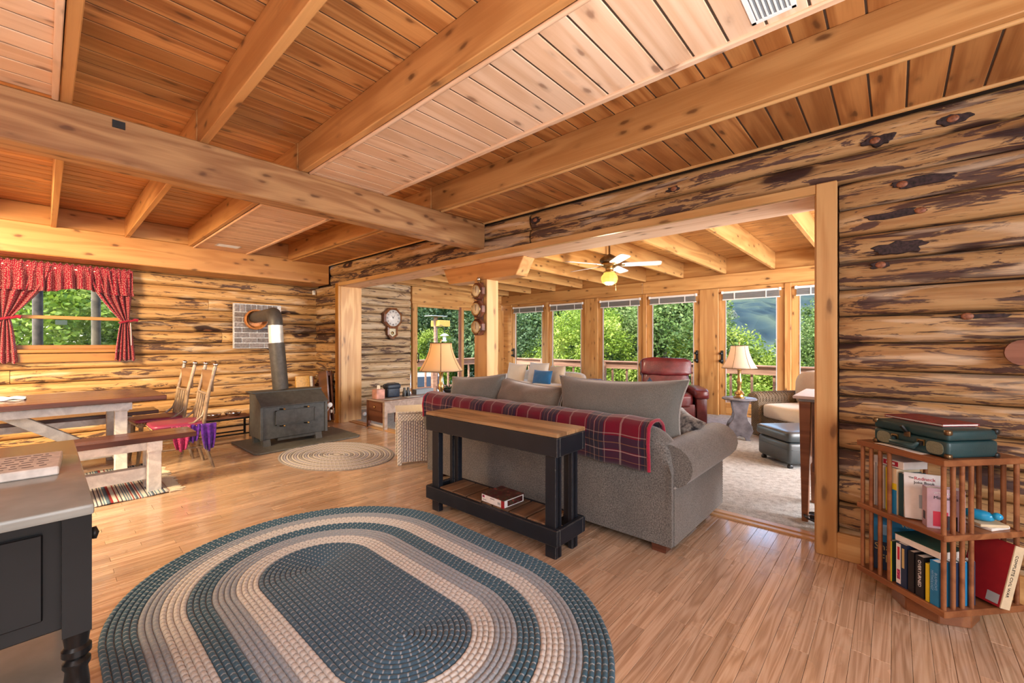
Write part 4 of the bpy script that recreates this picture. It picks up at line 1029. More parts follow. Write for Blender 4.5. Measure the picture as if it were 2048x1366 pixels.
# dog bowl stand left of the stove
bs = thing('bowl_stand', 'low black pet feeding stand against the log wall', 'stand', (-6.55, 1.58, 0), PI/2)
B(-.30, .30, -.13, .13, .265, .285).build('top', 'redwood', bs, bevel=.003)
for y in (-.12, .12): MB().tube([(-.30, y, .255), (.30, y, .255)], .013, 6).build('rail', 'dark_metal', bs); MB().tube([(-.29, y, .05), (.29, y, .05)], .011, 6).build('rail', 'dark_metal', bs)
for x in (-.29, .29):
    for y in (-.12, .12): B(x-.012, x+.012, y-.012, y+.012, 0, .265).build('leg', 'dark_metal', bs)
for k, y in enumerate((1.47, 1.70)):
    o = MB().lathe([(.0, .008), (.06, .008), (.085, .035), (.098, .05), (.102, .046), (.088, .02), (.07, 0), (0, 0)], 24).build('pet_bowl', 'chrome', None, loc=(-6.55, y, .286))
    tag(o, ('shiny steel pet bowl on the stand, nearer the chairs', 'shiny steel pet bowl on the stand, nearer the stove')[k], 'bowl')
# boards leaning in the corner behind the stove
def lean(name, mat, label, cat, x, y0, y1, h, th=.03, tilt=8):
    o = B(0, th, 0, y1-y0, 0, h).build(name, mat, None, bevel=.003, loc=(x, y0, .0)); o.rotation_euler = (0, -math.radians(tilt), 0); return tag(o, label, cat)
lean('leaning_board', 'yellow_board', 'ochre yellow board leaning in the corner behind the stove', 'board', -7.02, 2.70, 2.915, .72)
lean('leaning_board', 'whitewash', 'pale narrow board beside the ochre one behind the stove', 'board', -7.02, 2.925, 2.955, .71, .06); lean('leaning_board', 'redwood', 'thin reddish board between pale boards behind the stove', 'board', -7.02, 2.96, 2.985, .70, .05)
sh = thing('leaning_shutter', 'dark brown louvred shutter leaning in the corner behind the stove', 'shutter', (-6.85, 3.045, 0)); sh.rotation_euler = (math.radians(0), -math.radians(8), 0)
for a, b in ((-.045, -.02), (.02, .045)): B(0, .30, a, b, 0, .78).build('panel', 'mahogany', sh, bevel=.003)
B(0, .3, -.019, .019, .70, .76).build('crosspiece', 'mahogany', sh)
for q, (px, pz_, lab) in enumerate(((-6.60, .17, 'white plug in the outlet at the corner baseboard beside the stove'),)):
    t = thing('plug_outlet', lab, 'outlet', (px, 3.083, pz_)); B(-.035, .035, -.006, 0, -.055, .055).build('cover_plate', 'white_plastic', t, bevel=.004); B(-.02, .02, -.05, -.006, -.02, .03).build('plug', 'white_plastic', t, bevel=.008, seg=2)
t = thing('white_sensor', 'small white sensor box in the upper corner of the log wall', 'sensor', (-7.30, 3.07, 2.06)); B(0, .03, -.022, .022, 0, .075).build('case', 'white_plastic', t, bevel=.006); B(.03, .034, -.012, .012, .045, .06).build('lens', 'slat_grey', t)
# ------------------------------------------------------------------ dining set
dt = thing('dining_table', 'farmhouse dining table with dark stained top and whitewashed trestle base', 'table', (-5.75, -.55, 0))
for k in range(5): B(0, 2.72, 0, .196, 0, .045).build('top_plank', 'table_dark', dt, bevel=.004, loc=(.76-.30*k/1-.02+.0, -1.36, .70) if False else (.49-.196*k-.0, -1.36, .70), rz=PI/2)
ap = MB(); ap.box(.33, .37, -1.1, 1.12, .62, .699); ap.box(-.37-.12, -.33-.12, -1.1, 1.12, .62, .699); ap.build('apron', 'whitewash', dt)
for yy in (-1.0, 1.05):
    for xx in (.21, -.55):
        o = MB(); o.box(xx, xx+.085, yy-.045, yy+.045, 0, .60); o.box(xx-.008, xx+.10, yy-.05, yy+.055, .60, .699); o.build('leg', 'whitewash', dt, bevel=.004)
    B(-.465, .21, yy-.03, yy+.03, .10, .19).build('stretcher', 'whitewash', dt, bevel=.003)
    B(-.465, .21, yy-.03, yy+.03, .60, .69).build('crossbar', 'whitewash', dt, bevel=.003)
B(-.17, -.08, -1.0, 1.05, .11, .19).build('long_stretcher', 'whitewash', dt)
for y0, z0, y1, z1 in ((.92, .18, .25, .66), (-.9, .18, -.25, .66)):
    m = Matrix.Translation((-.125, (y0+y1)/2, (z0+z1)/2)) @ Matrix.Rotation(math.atan2(z1-z0, y1-y0), 4, 'X'); L = math.hypot(y1-y0, z1-z0)/2
    MB().box(-.04, .04, -L, L, -.045, .045, m).build('diagonal_brace', 'whitewash', dt, bevel=.003)
def bench(loc, label):
    b = thing('dining_bench', label, 'bench', loc, 0, 'dining benches')
    for k in range(2): B(0, 2.55, 0, .17, 0, .042).build('seat_plank', 'table_dark', b, bevel=.004, loc=(.17-.17*k, -1.27, .43), rz=PI/2)
    B(.09, .13, -1.0, 1.0, .36, .429).build('apron', 'whitewash', b); B(-.13, -.09, -1.0, 1.0, .36, .429).build('apron', 'whitewash', b)
    for yy in (-.95, 1.0):
        for xx in (.05, -.14):
            o = MB(); o.box(xx, xx+.085, yy-.045, yy+.045, 0, .36); o.box(xx-.005, xx+.095, yy-.05, yy+.05, .34, .43); o.build('leg', 'whitewash', b, bevel=.004)
    B(-.045, .045, -.95, .96, .10, .20).build('stretcher', 'whitewash', b, bevel=.003)
    return b
bench((-4.74, -.37, 0), 'dark topped whitewashed bench on the near side of the dining table'); bench((-6.55, -.37, 0), 'dark topped whitewashed bench on the wall side of the dining table')
t = thing('folded_cloth', 'small white folded cloth on the dining table', 'cloth', (-5.82, -.20, .746)); mb = MB(); mb.grid(lambda u, v: (-.12+.24*u, -.10+.2*v, .012+.010*math.sin(u*9+v*4)*math.sin(v*7)), 16, 14); mb.build('top_layer', 'paper', t, thick=.008); B(-.11, .11, -.09, .09, .0, .006).build('bottom_layer', 'paper', t)
def chair(loc, rz, label):
    c = thing('dining_chair', label, 'chair', loc, rz, 'spindle back dining chairs')   # front towards local -y, back at +y
    m = MB(); sell(m, (0, -.20, .455), (.205, .215, .026), .5, .28); m.build('seat', 'seat_red', c)
    s2 = MB(); s2.box(-.19, .19, -.40, .0, .40, .44); s2.build('seat_frame', 'chair_gilt', c, bevel=.01)
    nl = MB()
    for k in range(16):
        for x in (-.2, .2): sell(nl, (x, -.39+.024*k, .44), (.005, .006, .006), 1, 1, 6, 4)
        sell(nl, (-.19+.025*k, -.41, .44), (.006, .005, .006), 1, 1, 6, 4)
    tag(nl.build('stud_trim', 'brass', c), 'row of brass studs', kind='stuff')
    for x in (-.19, .19):
        MB().tube([(x*1.05, .06, 0), (x, -.01, .25), (x*.98, -.02, .45), (x, .02, .75), (x*1.02, .075, 1.0), (x*1.02, .08, 1.03)], [.014, .017, .018, .017, .017, .012], 10).build('back_leg', 'chair_gilt', c)
        f_ = MB().lathe([(.0, -.02), (.02, -.015), (.024, 0), (.018, .012), (.0, .02)], 10).build('finial', 'chrome', c, loc=(x*1.02, .08, 1.035))
        MB().tube([(x*1.02, -.40, 0), (x*.98, -.375, .22), (x*.95, -.365, .44)], [.013, .018, .02], 10).build('front_leg', 'chair_gilt', c)
        MB().tube([(x, .04, .22), (x*.98, -.39, .24)], .009, 8).build('side_stretcher', 'chair_gilt', c)
        MB().tube([(x, -.22, .45), (x*1.0, -.10, .47), (x*.99, -.03, .53), (x*.96, .0, .62), (x*.9, .02, .74)], .011, 8).build('bent_brace', 'chair_gilt', c)
    B(-.19, .19, .045, .065, .76, .97).build('crest_panel', 'chair_panel', c, bevel=.004); MB().tube([(-.19, .02, .74), (.19, .02, .74)], .013, 8).build('mid_rail', 'chair_gilt', c); MB().tube([(-.19, .03, .17), (.19, .03, .17)], .009, 8).build('back_stretcher', 'chair_gilt', c); MB().tube([(-.19, .0, .30), (.19, .0, .30)], .009, 8).build('back_stretcher', 'chair_gilt', c)
    for k in range(4):
        x = -.12+.08*k; MB().tube([(x, -.03, .45), (x, .0, .6), (x, .02, .74)], [.008, .011, .008], 8).build('spindle', 'chair_gilt', c)
    return c
chair((-5.28, 1.09, 0), 0, 'tall spindle back chair with red studded seat, nearer of the pair'); chair((-5.83, 1.02, 0), math.radians(3), 'tall spindle back chair with red studded seat, the one nearer the log wall')
# shawl hanging from the near chair
sw = thing('sequined_shawl', 'purple satin shawl with pink sequins hanging from the near chair', 'shawl', (-5.10, 1.02, .40))
def cl(cx, cy, w, h, ax, sd):
    def fn(u, v): 
        q = (u-.5)*w*(1-.45*v**2); s_ = .016*math.sin(u*14+sd)*(.3+v)
        return (cx+(q if ax == 'x' else s_), cy+(q if ax == 'y' else s_), .055-v*h*(1-.25*abs(u-.5)))
    return fn
mb = MB(); mb.grid(cl(.04, .085, .13, .28, 'y', 0), 18, 16); mb.build('satin_fold', 'purple_satin', sw, thick=.006)
mb = MB(); mb.grid(cl(.03, -.13, .15, .25, 'y', 2), 18, 16); mb.build('sequin_fold', 'pink_sequin', sw, thick=.006); mb = MB(); mb.grid(cl(.02, -.04, .12, .18, 'y', 1), 14, 12); mb.build('satin_fold', 'purple_satin', sw, thick=.006)
# ------------------------------------------------------------------ curtains
cu = thing('curtain_set', 'red dotted cotton curtains with ruffled valance, tied back at the window', 'curtains', (XF+.12, .20, 2.12))
X0 = XF+.13
MB().tube([(0, -.62, .0), (0, .57, .0)], .008, 8).build('rod', 'white_plastic', cu)
def val(u, v):
    y = -.62+1.19*u
    amp = (.010 if v < .12 else .045*min(1, (v-.05)*2))
    w = amp*(math.sin(u*96+.9*math.sin(u*17))+.5*math.sin(u*41))
    z = .055-.335*v+(.012*math.sin(u*150) if v < .03 else 0)
    if .40 < u < .80: z += .05*v*math.sin((u-.40)/.40*PI)
    if v > .9 : y += .02*(u-.5)
    return (.012+w*.8+.025*v, y+.012*math.sin(u*60)*v, z)
mb = MB(); mb.grid(val, 240, 14, uv=lambda u, v: (1.9*u, .4*v)); mb.build('valance', 'curtain_red', cu, thick=.003)
def panel(y_top0, y_top1, y_tie, y_b0, y_b1):
    def fn(u, v):
        zt = .02; zk = -.60; zb = -1.09
        if v < .55:
            q = v/.55; e = q**1.5; a = y_top0+(y_tie-.035-y_top0)*e; b = y_top1+(y_tie+.035-y_top1)*e; z = zt+(zk-zt)*q
        else:
            q = (v-.55)/.45; e = q**.6; a = y_tie-.035+(y_b0-y_tie+.035)*e; b = y_tie+.035+(y_b1-y_tie-.035)*e; z = zk+(zb-zk)*q
        wdt = b-a
        return (-.005+.034*math.sin(u*30)*(.4+min(1, wdt*2.5))+.012*math.sin(u*13+2), a+wdt*u, z+.012*math.sin(u*20))
    return fn
for a in ((.14, .58, .50, .40, .60), (-.60, -.10, -.48, -.60, -.385)):
    mb = MB(); mb.grid(panel(*a), 70, 40, uv=lambda u, v: (.75*u, 1.1*v)); p_ = mb.build('panel', 'curtain_red', cu, thick=.003)
    tb = MB(); tb.tube([(.03*math.cos(q)+.0, a[2]+.05*math.sin(q), -.60+.015*math.sin(q*1)) for q in [2*PI*k/14 for k in range(14)]], .016, 6, closed=True)
    tb.tube([(.03, a[2]+.04, -.60), (.03, a[2]+.09, -.575), (.035, a[2]+.12, -.585)], [.012, .02, .024], 6); tb.build('tieback', 'curtain_red', p_)
MB().tube([(.05, .545, -.62), (.052, .55, -.75), (.05, .552, -.90)], .0035, 6).build('pull_cord', 'white_plastic', cu)
# ------------------------------------------------------------------ black sideboard in the left foreground
sb = thing('sideboard', 'black sideboard with grey top, turned legs and low shelf in the foreground', 'sideboard', (-2.0, .075, 0))   # front at local y=0, body to -y
HB = .85
B(-.53, .515, -.50, .012, HB-.028, HB).build('top', 'grey_top', sb, bevel=.006, seg=2)
B(-.51, .47, -.46, -.03, HB-.31, HB-.03).build('case', 'black_paint', sb, bevel=.004)
for x0, x1 in ((-.46, -.02), (.0, .44)):
    d_ = B(x0, x1, -.03, -.012, HB-.27, HB-.06).build('drawer', 'black_paint', sb, bevel=.004)
    MB().lathe([(.008, 0), (.007, .018), (.016, .028), (.017, .036), (.0, .042)], 12, (0, 0, 0), Matrix.Rotation(-PI/2, 4, 'X')).build('knob', 'dark_metal', d_, loc=((x0+x1)/2+.15, -.012, HB-.12))
B(.4705, .482, -.40, -.075, HB-.27, HB-.06).build('end_panel', 'black_paint', sb, bevel=.003)
for x in (-.47, .475):
    for y in (-.45, -.018):
        mb = MB(); mb.box(x-.026, x+.026, y-.026, y+.026, HB-.32, HB-.03); mb.lathe([(.012, 0), (.018, .02), (.02, .06), (.014, .08), (.024, .1), (.026, .25), (.0245, .40), (.021, .435), (.0265, .445), (.0265, .455), (.019, .463), (.028, .473), (.028, .488), (.022, .495), (.026, HB-.32)], 18, (x, y, 0)); mb.build('leg', 'black_paint', sb, angle=35)
B(-.50, .49, -.47, -.0, .25, .275).build('shelf', 'grey_top', sb, bevel=.004)
sg = thing('wood_sign', 'pale weathered plaque with rows of worn lettering on the sideboard', 'plaque', (-2.02, -.09, HB+.001), math.radians(-3))
B(-.13, .13, -.30, .13, 0, .026).build('slab', 'stone_sign', sg, bevel=.003)
random.seed(5)
mk = MB()
for r_ in range(6):
    y = -.28
    x = -.095+.036*r_
    while y < .10:
        L = random.uniform(.008, .03); mk.box(x-.004, x+.004, y, y+L, .0255, .0266); y += L+random.uniform(.004, .012)
tag(mk.build('worn_marks', 'sign_ink', sg), kind='stuff')
# ------------------------------------------------------------------ lamps
def table_lamp(name, label, loc, zs0, zs1, r0, r1, shade_mat, energy, panels=6, base='brass', col=(1, .72, .38)):
    t = thing(name, label, 'lamp', loc)
    h = zs0
    MB().lathe([(.07, 0), (.072, .012), (.055, .02), (.05, .04), (.062, .055), (.045, .08), (.025, .10), (.022, h*.45), (.032, h*.5), (.032, h*.62), (.022, h*.66), (.02, h*.9), (.03, h*.95), (.016, h), (.014, h+.05)], 20).build('base', base, t, angle=40)
    MB().lathe([(.024, h*.47), (.026, h*.5), (.026, h*.62), (.024, h*.65)], 20).build('stem_band', 'dark_metal', t)
    n = 11; pr = []
    for k in range(n): q = k/(n-1); pr.append((r0+(r1-r0)*(1-(1-q)**1.7), zs0+(zs1-zs0)*q))
    s_ = MB().lathe(pr, 48); s_.f = s_.f[:-2]; s_.sm = s_.sm[:-2]
    sh = s_.build('shade', shade_mat, t, thick=.002, fix=False)
    rb = MB()
    for k in range(panels*1):
        a = 2*PI*(k+.35)/panels; rb.tube([(r_*1.006*math.cos(a), r_*1.006*math.sin(a), z) for r_, z in pr], .003, 5)
    rb.build('rib', 'brass_dark', sh)
    for r_, z in (pr[0], pr[-1]): MB().tube([(r_*math.cos(a), r_*math.sin(a), z) for a in [2*PI*k/40 for k in range(40)]], .004, 5, closed=True).build('trim_ring', 'brass_dark', sh)
    MB().tube([(0, 0, h+.04), (0, 0, zs1+.02)], .004, 6).build('harp', 'brass', t); MB().lathe([(.006, 0), (.011, .01), (.007, .022), (.0, .03)], 10).build('finial', 'brass', t, loc=(0, 0, zs1+.02))
    mb = MB(); sell(mb, (0, 0, zs0+(zs1-zs0)*.5), (.028, .028, .04), 1, 1, 14, 10); b = mb.build('bulb', 'globe_glow', t)
    light('lamp_light', 'POINT', (0, 0, zs0+(zs1-zs0)*.5), energy, col, size=.04, parent=t)
    b.visible_shadow = True
    return t
# ------------------------------------------------------------------ white wicker end table left of the sofa, with lamp
wt = thing('wicker_end_table', 'whitewashed wicker end table at the left end of the sofa', 'end table', (-3.795, 2.79, 0), math.radians(60))   # local x along its long front, front = local -y
WH = .55
B(-.31, .31, -.235, .235, WH-.022, WH).build('top', 'wicker_white', wt, bevel=.006)
B(-.30, .30, -.222, .222, WH-.10, WH-.023).build('woven_apron', 'wicker_white', wt, bevel=.004)
for x in (-.28, .28):
    for y in (-.205, .205): B(x-.022, x+.022, y-.022, y+.022, 0, WH-.10).build('leg', 'wicker_white', wt, bevel=.006)
for y in (-.212, .212):
    p_ = B(-.26, .26, y-.006, y+.006, .03, WH-.10).build('side_panel', 'mauve_reed', wt)
    for k in range(22): B(-.255+.0235*k, -.245+.0235*k, y-.011, y+.011, .03, WH-.10).build('reed', 'wicker_white', p_)
table_lamp('table_lamp', 'lit brass table lamp with cream bell shade behind the left end of the sofa', (-3.66, 2.90, WH), .40, .70, .235, .115, 'shade_cream', 13)
t = thing('paperback_stack', 'small stack of paperbacks on the wicker end table', 'books', (-3.53, 2.76, WH+.001), math.radians(60)); B(-.06, .06, -.08, .08, 0, .02).build('lower_book', 'bk_green', t, bevel=.002); B(-.055, .06, -.075, .08, .021, .038).build('upper_book', 'mug_teal', t, bevel=.002)
# ------------------------------------------------------------------ low hall table through the opening
ht = thing('drawer_table', 'low wooden table with a drawer end and pale worn top below the wall clock', 'table', (-5.64, 4.02, 0))
B(-.25, .25, -.76, .76, .395, .415).build('top', 'hall_top', ht, bevel=.004)
for x in (-.225, .225):
    for y in (-.735, .735): MB().prism([(x-.022, 0), (x+.022, 0), (x+.026, .394), (x-.026, .394)], y-.024, y+.024, 'y').build('leg', 'hall_top' if x > 0 else 'mahogany', ht)
B(.205, .24, -.71, .71, .24, .394).build('side_apron', 'hall_top', ht); B(-.24, -.205, -.71, .71, .24, .394).build('side_apron', 'hall_top', ht)
B(-.20, .20, -.755, -.72, .10, .394).build('end_panel', 'mahogany', ht)
d_ = B(-.17, .17, -.765, -.755, .255, .372).build('drawer', 'mahogany', ht, bevel=.003); mb = MB(); sell(mb, (0, -.775, .315), (.018, .014, .018), 1, 1, 12, 8); mb.build('knob', 'brass', d_)
B(-.20, .20, -.735, -.715, .03, .055).build('stretcher', 'white_blade', ht)
B(.215, .235, -.58, -.56, .10, .24).build('support', 'mahogany', ht)
T = .4155
t = thing('tissue_box', 'terracotta tissue box cover with a white tissue on the low table', 'tissue box', (-5.74, 3.37, T)); B(-.07, .07, -.07, .07, 0, .145).build('cover', 'tissue_box', t, bevel=.012, seg=2); mb = MB(); mb.grid(lambda u, v: ((.5-u)*.05*(1+v), .02*math.sin(u*7)*(1-v*.5), .14+.065*v*(1-.5*abs(u-.5))), 10, 8); mb.build('tissue', 'paper', t, thick=.002)
t = thing('camera_bag', 'dark navy camera bag on the low table', 'bag', (-5.78, 3.62, T)); B(-.07, .07, -.11, .11, 0, .19).build('body', 'nylon_navy', t, bevel=.025, seg=3); B(-.075, .085, -.115, .115, .13, .20).build('flap', 'nylon_navy', t, bevel=.02, seg=3); MB().tube([(0, -.11, .17), (0, -.13, .2), (0, -.05, .215), (0, .05, .215), (0, .13, .2), (0, .11, .17)], .008, 6).build('strap', 'black_plastic', t)
t = thing('binoculars', 'pair of black binoculars standing on the low table', 'binoculars', (-5.70, 3.83, T))
for y in (-.034, .034): MB().lathe([(.03, 0), (.031, .05), (.026, .08), (.02, .10), (.02, .13), (.017, .135), (0, .135)], 16).build('barrel', 'black_plastic', t, loc=(0, y, 0))
B(-.012, .012, -.02, .02, .05, .09).build('bridge', 'black_plastic', t)
t = thing('low_box', 'long flat grey box lying on the low table', 'box', (-5.80, 4.22, T)); B(-.06, .06, -.17, .17, 0, .075).build('carton', 'slat_grey', t, bevel=.003); B(-.062, .062, -.172, .172, .06, .078).build('lid', 'slat_grey', t, bevel=.002)
for k, (x, y, rz, m, lab) in enumerate(((-5.58, 3.50, .3, 'bk_grey', 'grey brochure lying at the near end of the low table'), (-5.56, 3.85, -.2, 'paper', 'white sheet of paper beside the binoculars'), (-5.55, 4.22, .1, 'paper', 'white paper in front of the flat grey box'))):
    mb = MB(); mb.grid(lambda u, v: (-.07+.14*u, -.11+.22*v, .002+.004*u*u), 6, 6); tag(mb.build('paper_sheet', m, None, thick=.002, loc=(x, y, T), rz=rz), lab, 'paper')
pp = thing('potted_plant', 'spiky dark green plant in a low bowl on the far end of the low table', 'plant', (-5.62, 4.62, T)); MB().lathe([(.06, 0), (.10, .04), (.105, .06), (.095, .06), (.09, .045), (0, .045)], 20).build('bowl', 'dark_metal', pp)
random.seed(9)
for k in range(16):
    a = 2*PI*k/16+random.uniform(-.2, .2); L = random.uniform(.12, .2); el_ = random.uniform(.25, 1.1)
    pts = [(math.cos(a)*L*q*math.cos(el_*(1-q*.5)), math.sin(a)*L*q*math.cos(el_*(1-q*.5)), .045+L*q*math.sin(el_)*(1-.35*q)) for q in (0, .35, .7, 1)]
    MB().tube(pts, [.006, .010, .007, .001], 5).build('leaf', 'plant_dark', pp)
t = thing('round_outlet', 'round white gadget plugged in low beside the opening jamb', 'plug', (-6.40, 3.50, .10)); MB().lathe([(.03, 0), (.034, .01), (.03, .025), (0, .028)], 18, (0, 0, 0), Matrix.Rotation(PI/2, 4, 'Y')).build('case', 'white_plastic', t); B(-.036, .0, -.012, .012, -.012, .012).build('plug', 'white_plastic', t)
# ------------------------------------------------------------------ wall clock
ck = thing('wall_clock', 'octagonal wooden schoolhouse wall clock with pendulum box', 'clock', (XF+.005, 4.58, 1.735))
def octo(r, k=8): return [(r*math.cos(PI/8+2*PI*i/k), r*math.sin(PI/8+2*PI*i/k)) for i in range(k)]
o_, i_ = octo(.215), octo(.172)
mb = MB(); v = []; f = []
for ring, x in ((o_, .0), (o_, .085), (i_, .105), (i_, .075)): v += [(x, a, b) for a, b in ring]
for q in range(3):
    for k in range(8): f.append((q*8+k, q*8+(k+1) % 8, (q+1)*8+(k+1) % 8, (q+1)*8+k))
f.append(tuple(range(8))); mb.add(v, f); mb.build('case', 'clockwood', ck, bevel=.004)
MB().lathe([(0, 0), (.165, 0), (.165, .006), (0, .006)], 40, (0, 0, 0), Matrix.Rotation(PI/2, 4, 'Y')).build('dial', 'clock_face', ck, loc=(.078, 0, 0))
MB().tube([(.088, .167*math.cos(a), .167*math.sin(a)) for a in [2*PI*k/40 for k in range(40)]], .006, 6, closed=True).build('bezel', 'brass', ck)
for h_ in range(12):
    a = PI/2-2*PI*h_/12
    for q in (-.008, .008) if h_ % 3 else (-.012, 0, .012):
        m = Matrix.Translation((.0855, .128*math.cos(a)-q*math.sin(a), .128*math.sin(a)+q*math.cos(a))) @ Matrix.Rotation(a-PI/2, 4, 'X'); MB().box(0, .001, -.003, .003, -.016, .016, m).build('numeral', 'ink', ck)
for a, L, w in ((math.radians(128), .07, .006), (math.radians(62), .08, .005)): m = Matrix.Translation((.088, 0, 0)) @ Matrix.Rotation(a-PI/2, 4, 'X'); MB().prism([(-w, 0), (0, -.012), (w, 0), (0, L)], 0, .002, 'x', m).build('hand', 'ink', ck)
pb = [(-.115, -.17), (.115, -.17), (.115, -.33), (0, -.42), (-.115, -.33)]; pi_ = [(-.075, -.205), (.075, -.205), (.075, -.315), (0, -.37), (-.075, -.315)]
mb = MB(); v = []; f = []
for ring, x in ((pb, .0), (pb, .075), (pi_, .08), (pi_, .06)): v += [(x, a, b) for a, b in ring]
for q in range(3):
    for k in range(5): f.append((q*5+k, q*5+(k+1) % 5, (q+1)*5+(k+1) % 5, (q+1)*5+k))
f.append(tuple(range(5))); mb.add(v, f); mb.build('pendulum_box', 'clockwood', ck, bevel=.004)
MB().prism(pi_, .055, .06, 'x').build('box_panel', 'dial', ck); MB().lathe([(0, 0), (.03, 0), (.03, .006), (0, .006)], 18, (0, 0, 0), Matrix.Rotation(PI/2, 4, 'Y')).build('pendulum_bob', 'brass', ck, loc=(.061, .0, -.29))
# ------------------------------------------------------------------ weather station on the post
ws = thing('weather_station', 'vertical mahogany weather station with three round brass dials on the post', 'barometer', (-3.435, 3.28, 1.28))
B(-.05, .05, -.022, 0, .06, .64).build('backboard', 'mahogany', ws, bevel=.006)
for k, z in enumerate((.145, .345, .545)):
    hs = MB(); q = octo(.098); v = []; f = []
    for ring, y in ((q, -.022), (q, -.06), ([(a*.78, b*.78) for a, b in q], -.072)): v += [(a, y, b+z) for a, b in ring]
    for j in range(2):
        for i in range(8): f.append((j*8+i, j*8+(i+1) % 8, (j+1)*8+(i+1) % 8, (j+1)*8+i))
    f.append(tuple(range(16, 24))); hs.add(v, f); h_ = hs.build('dial_housing', 'mahogany', ws, bevel=.003)
    MB().lathe([(0, 0), (.066, 0), (.066, .004), (0, .004)], 28, (0, 0, 0), Matrix.Rotation(PI/2, 4, 'X')).build('dial', 'dial', h_, loc=(0, -.0725, z))
    MB().tube([(.067*math.cos(a), -.077, z+.067*math.sin(a)) for a in [2*PI*i/32 for i in range(32)]], .005, 6, closed=True).build('bezel', 'brass', h_)
    B(-.002, .002, -.079, -.0775, z-.02, z+.045).build('needle', 'ink', h_)
mb = MB(); sell(mb, (0, -.03, .68), (.022, .02, .025), 1, 1, 14, 10); mb.build('finial_ball', 'chrome', ws); MB().lathe([(.02, 0), (.01, .012), (.008, .02)], 12).build('finial_stem', 'brass', ws, loc=(0, -.02, .64))
# ------------------------------------------------------------------ ceiling fan
fan = thing('ceiling_fan', 'ceiling fan with white blades, bronze motor and lit glass globe', 'ceiling fan', (-2.79, 5.0, 2.36))
MB().lathe([(.06, .33), (.062, .30), (.03, .27), (.012, .26), (.012, .05), (.02, .04)], 20).build('downrod', 'brass_dark', fan)
MB().lathe([(.015, .06), (.045, .045), (.09, .02), (.125, -.01), (.128, -.035), (.11, -.05), (.09, -.06)], 32).build('motor_cap', 'brass_dark', fan)
MB().lathe([(.09, -.06), (.105, -.075), (.10, -.10), (.07, -.115), (.055, -.12), (.05, -.16), (.065, -.17)], 32).build('motor_body', 'brass', fan)
MB().lathe([(.06, -.17), (.085, -.175), (.085, -.185), (.0, -.185)], 24).build('fitter', 'brass', fan)
gl = MB(); gl.lathe([(.07, -.185), (.078, -.20), (.105, -.235), (.11, -.27), (.095, -.315), (.05, -.345), (.0, -.352)], 12, smooth=False); gl.build('globe', 'globe_glow', fan)
MB().tube([(.06, .05, -.17), (.065, .055, -.42)], .002, 5).build('pull_chain', 'brass', fan)
bl = [(-.05, .16), (-.062, .22), (-.068, .60), (-.06, .635), (-.04, .65), (.04, .65), (.06, .635), (.068, .60), (.062, .22), (.05, .16)]
for k in range(5):
    a = math.radians(28+72*k)
    m = Matrix.Rotation(a-PI/2, 4, 'Z') @ Matrix.Translation((0, 0, -.085)) @ Matrix.Rotation(math.radians(-11), 4, 'Y')
    b_ = MB().prism(bl, -.004, .004, 'z', m).build('blade', 'white_blade', fan); MB().box(-.018, .018, .09, .20, -.009, -.004, m).build('blade_iron', 'brass', b_)
light('fan_light', 'POINT', (0, 0, -.45), 42, (1, .80, .55), size=.12, parent=fan)
# white smoke-free cover: flat junction block on the corbel end
# ------------------------------------------------------------------ love seat by the windows
ls = thing('love_seat', 'tan upholstered love seat in front of the glazed doors', 'sofa', (-5.4, 6.85, 0))
B(-.85, .85, -.40, .42, .08, .30).build('base', 'pillow_cream', ls, bevel=.02, seg=2); mb = MB(); sell(mb, (0, .36, .40), (.84, .10, .26), .3, .3); mb.build('back', 'pillow_cream', ls)
for x in (-.88, .88): mb = MB(); sell(mb, (x, 0, .32), (.10, .42, .20), .35, .3); mb.build('arm', 'pillow_cream', ls)
for x in (-.4, .4): mb = MB(); sell(mb, (x, -.06, .38), (.39, .33, .08), .35, .25); mb.build('seat_cushion', 'pillow_cream', ls)
for x in (-.78, .78):
    for y in (-.33, .35): B(x-.03, x+.03, y-.03, y+.03, 0, .08).build('foot', 'mahogany', ls)
pil('throw_pillow', 'pillow_cream', 'tan square pillow leaning at the left end of the love seat', (-5.95, 6.72, .61), .46, .44, .16, 12, -14, 5, .1, 31)
pil('throw_pillow', 'cushion_cream', 'pale cream pillow in the middle of the love seat', (-5.42, 6.80, .64), .56, .44, .17, -5, -12, 0, .1, 33)
pil('throw_pillow', 'pillow_cream', 'tan pillow with folded top at the right end of the love seat', (-4.98, 6.84, .60), .46, .42, .16, -12, -12, -3, .1, 37)
pil('throw_pillow', 'pillow_blue', 'bright blue velvet lumbar pillow on the love seat', (-5.16, 6.60, .57), .50, .30, .14, -4, -14, 0, .12, 41)
et = thing('window_side_table', 'small pale side table between the love seat and the red recliner', 'side table', (-4.12, 6.95, 0))
B(-.22, .22, -.2, .2, .46, .49).build('top', 'hall_top', et, bevel=.005)
for x in (-.18, .18):
    for y in (-.16, .16): B(x-.02, x+.02, y-.02, y+.02, 0, .46).build('leg', 'hall_top', et)
t = thing('blue_case', 'small blue case on the pale side table by the post', 'case', (-4.20, 6.95, .4905), .2); B(-.13, .13, -.06, .06, 0, .075).build('body', 'blue_box', t, bevel=.012, seg=2); B(-.132, .132, -.062, .062, .05, .082).build('lid', 'blue_box', t, bevel=.012, seg=2)
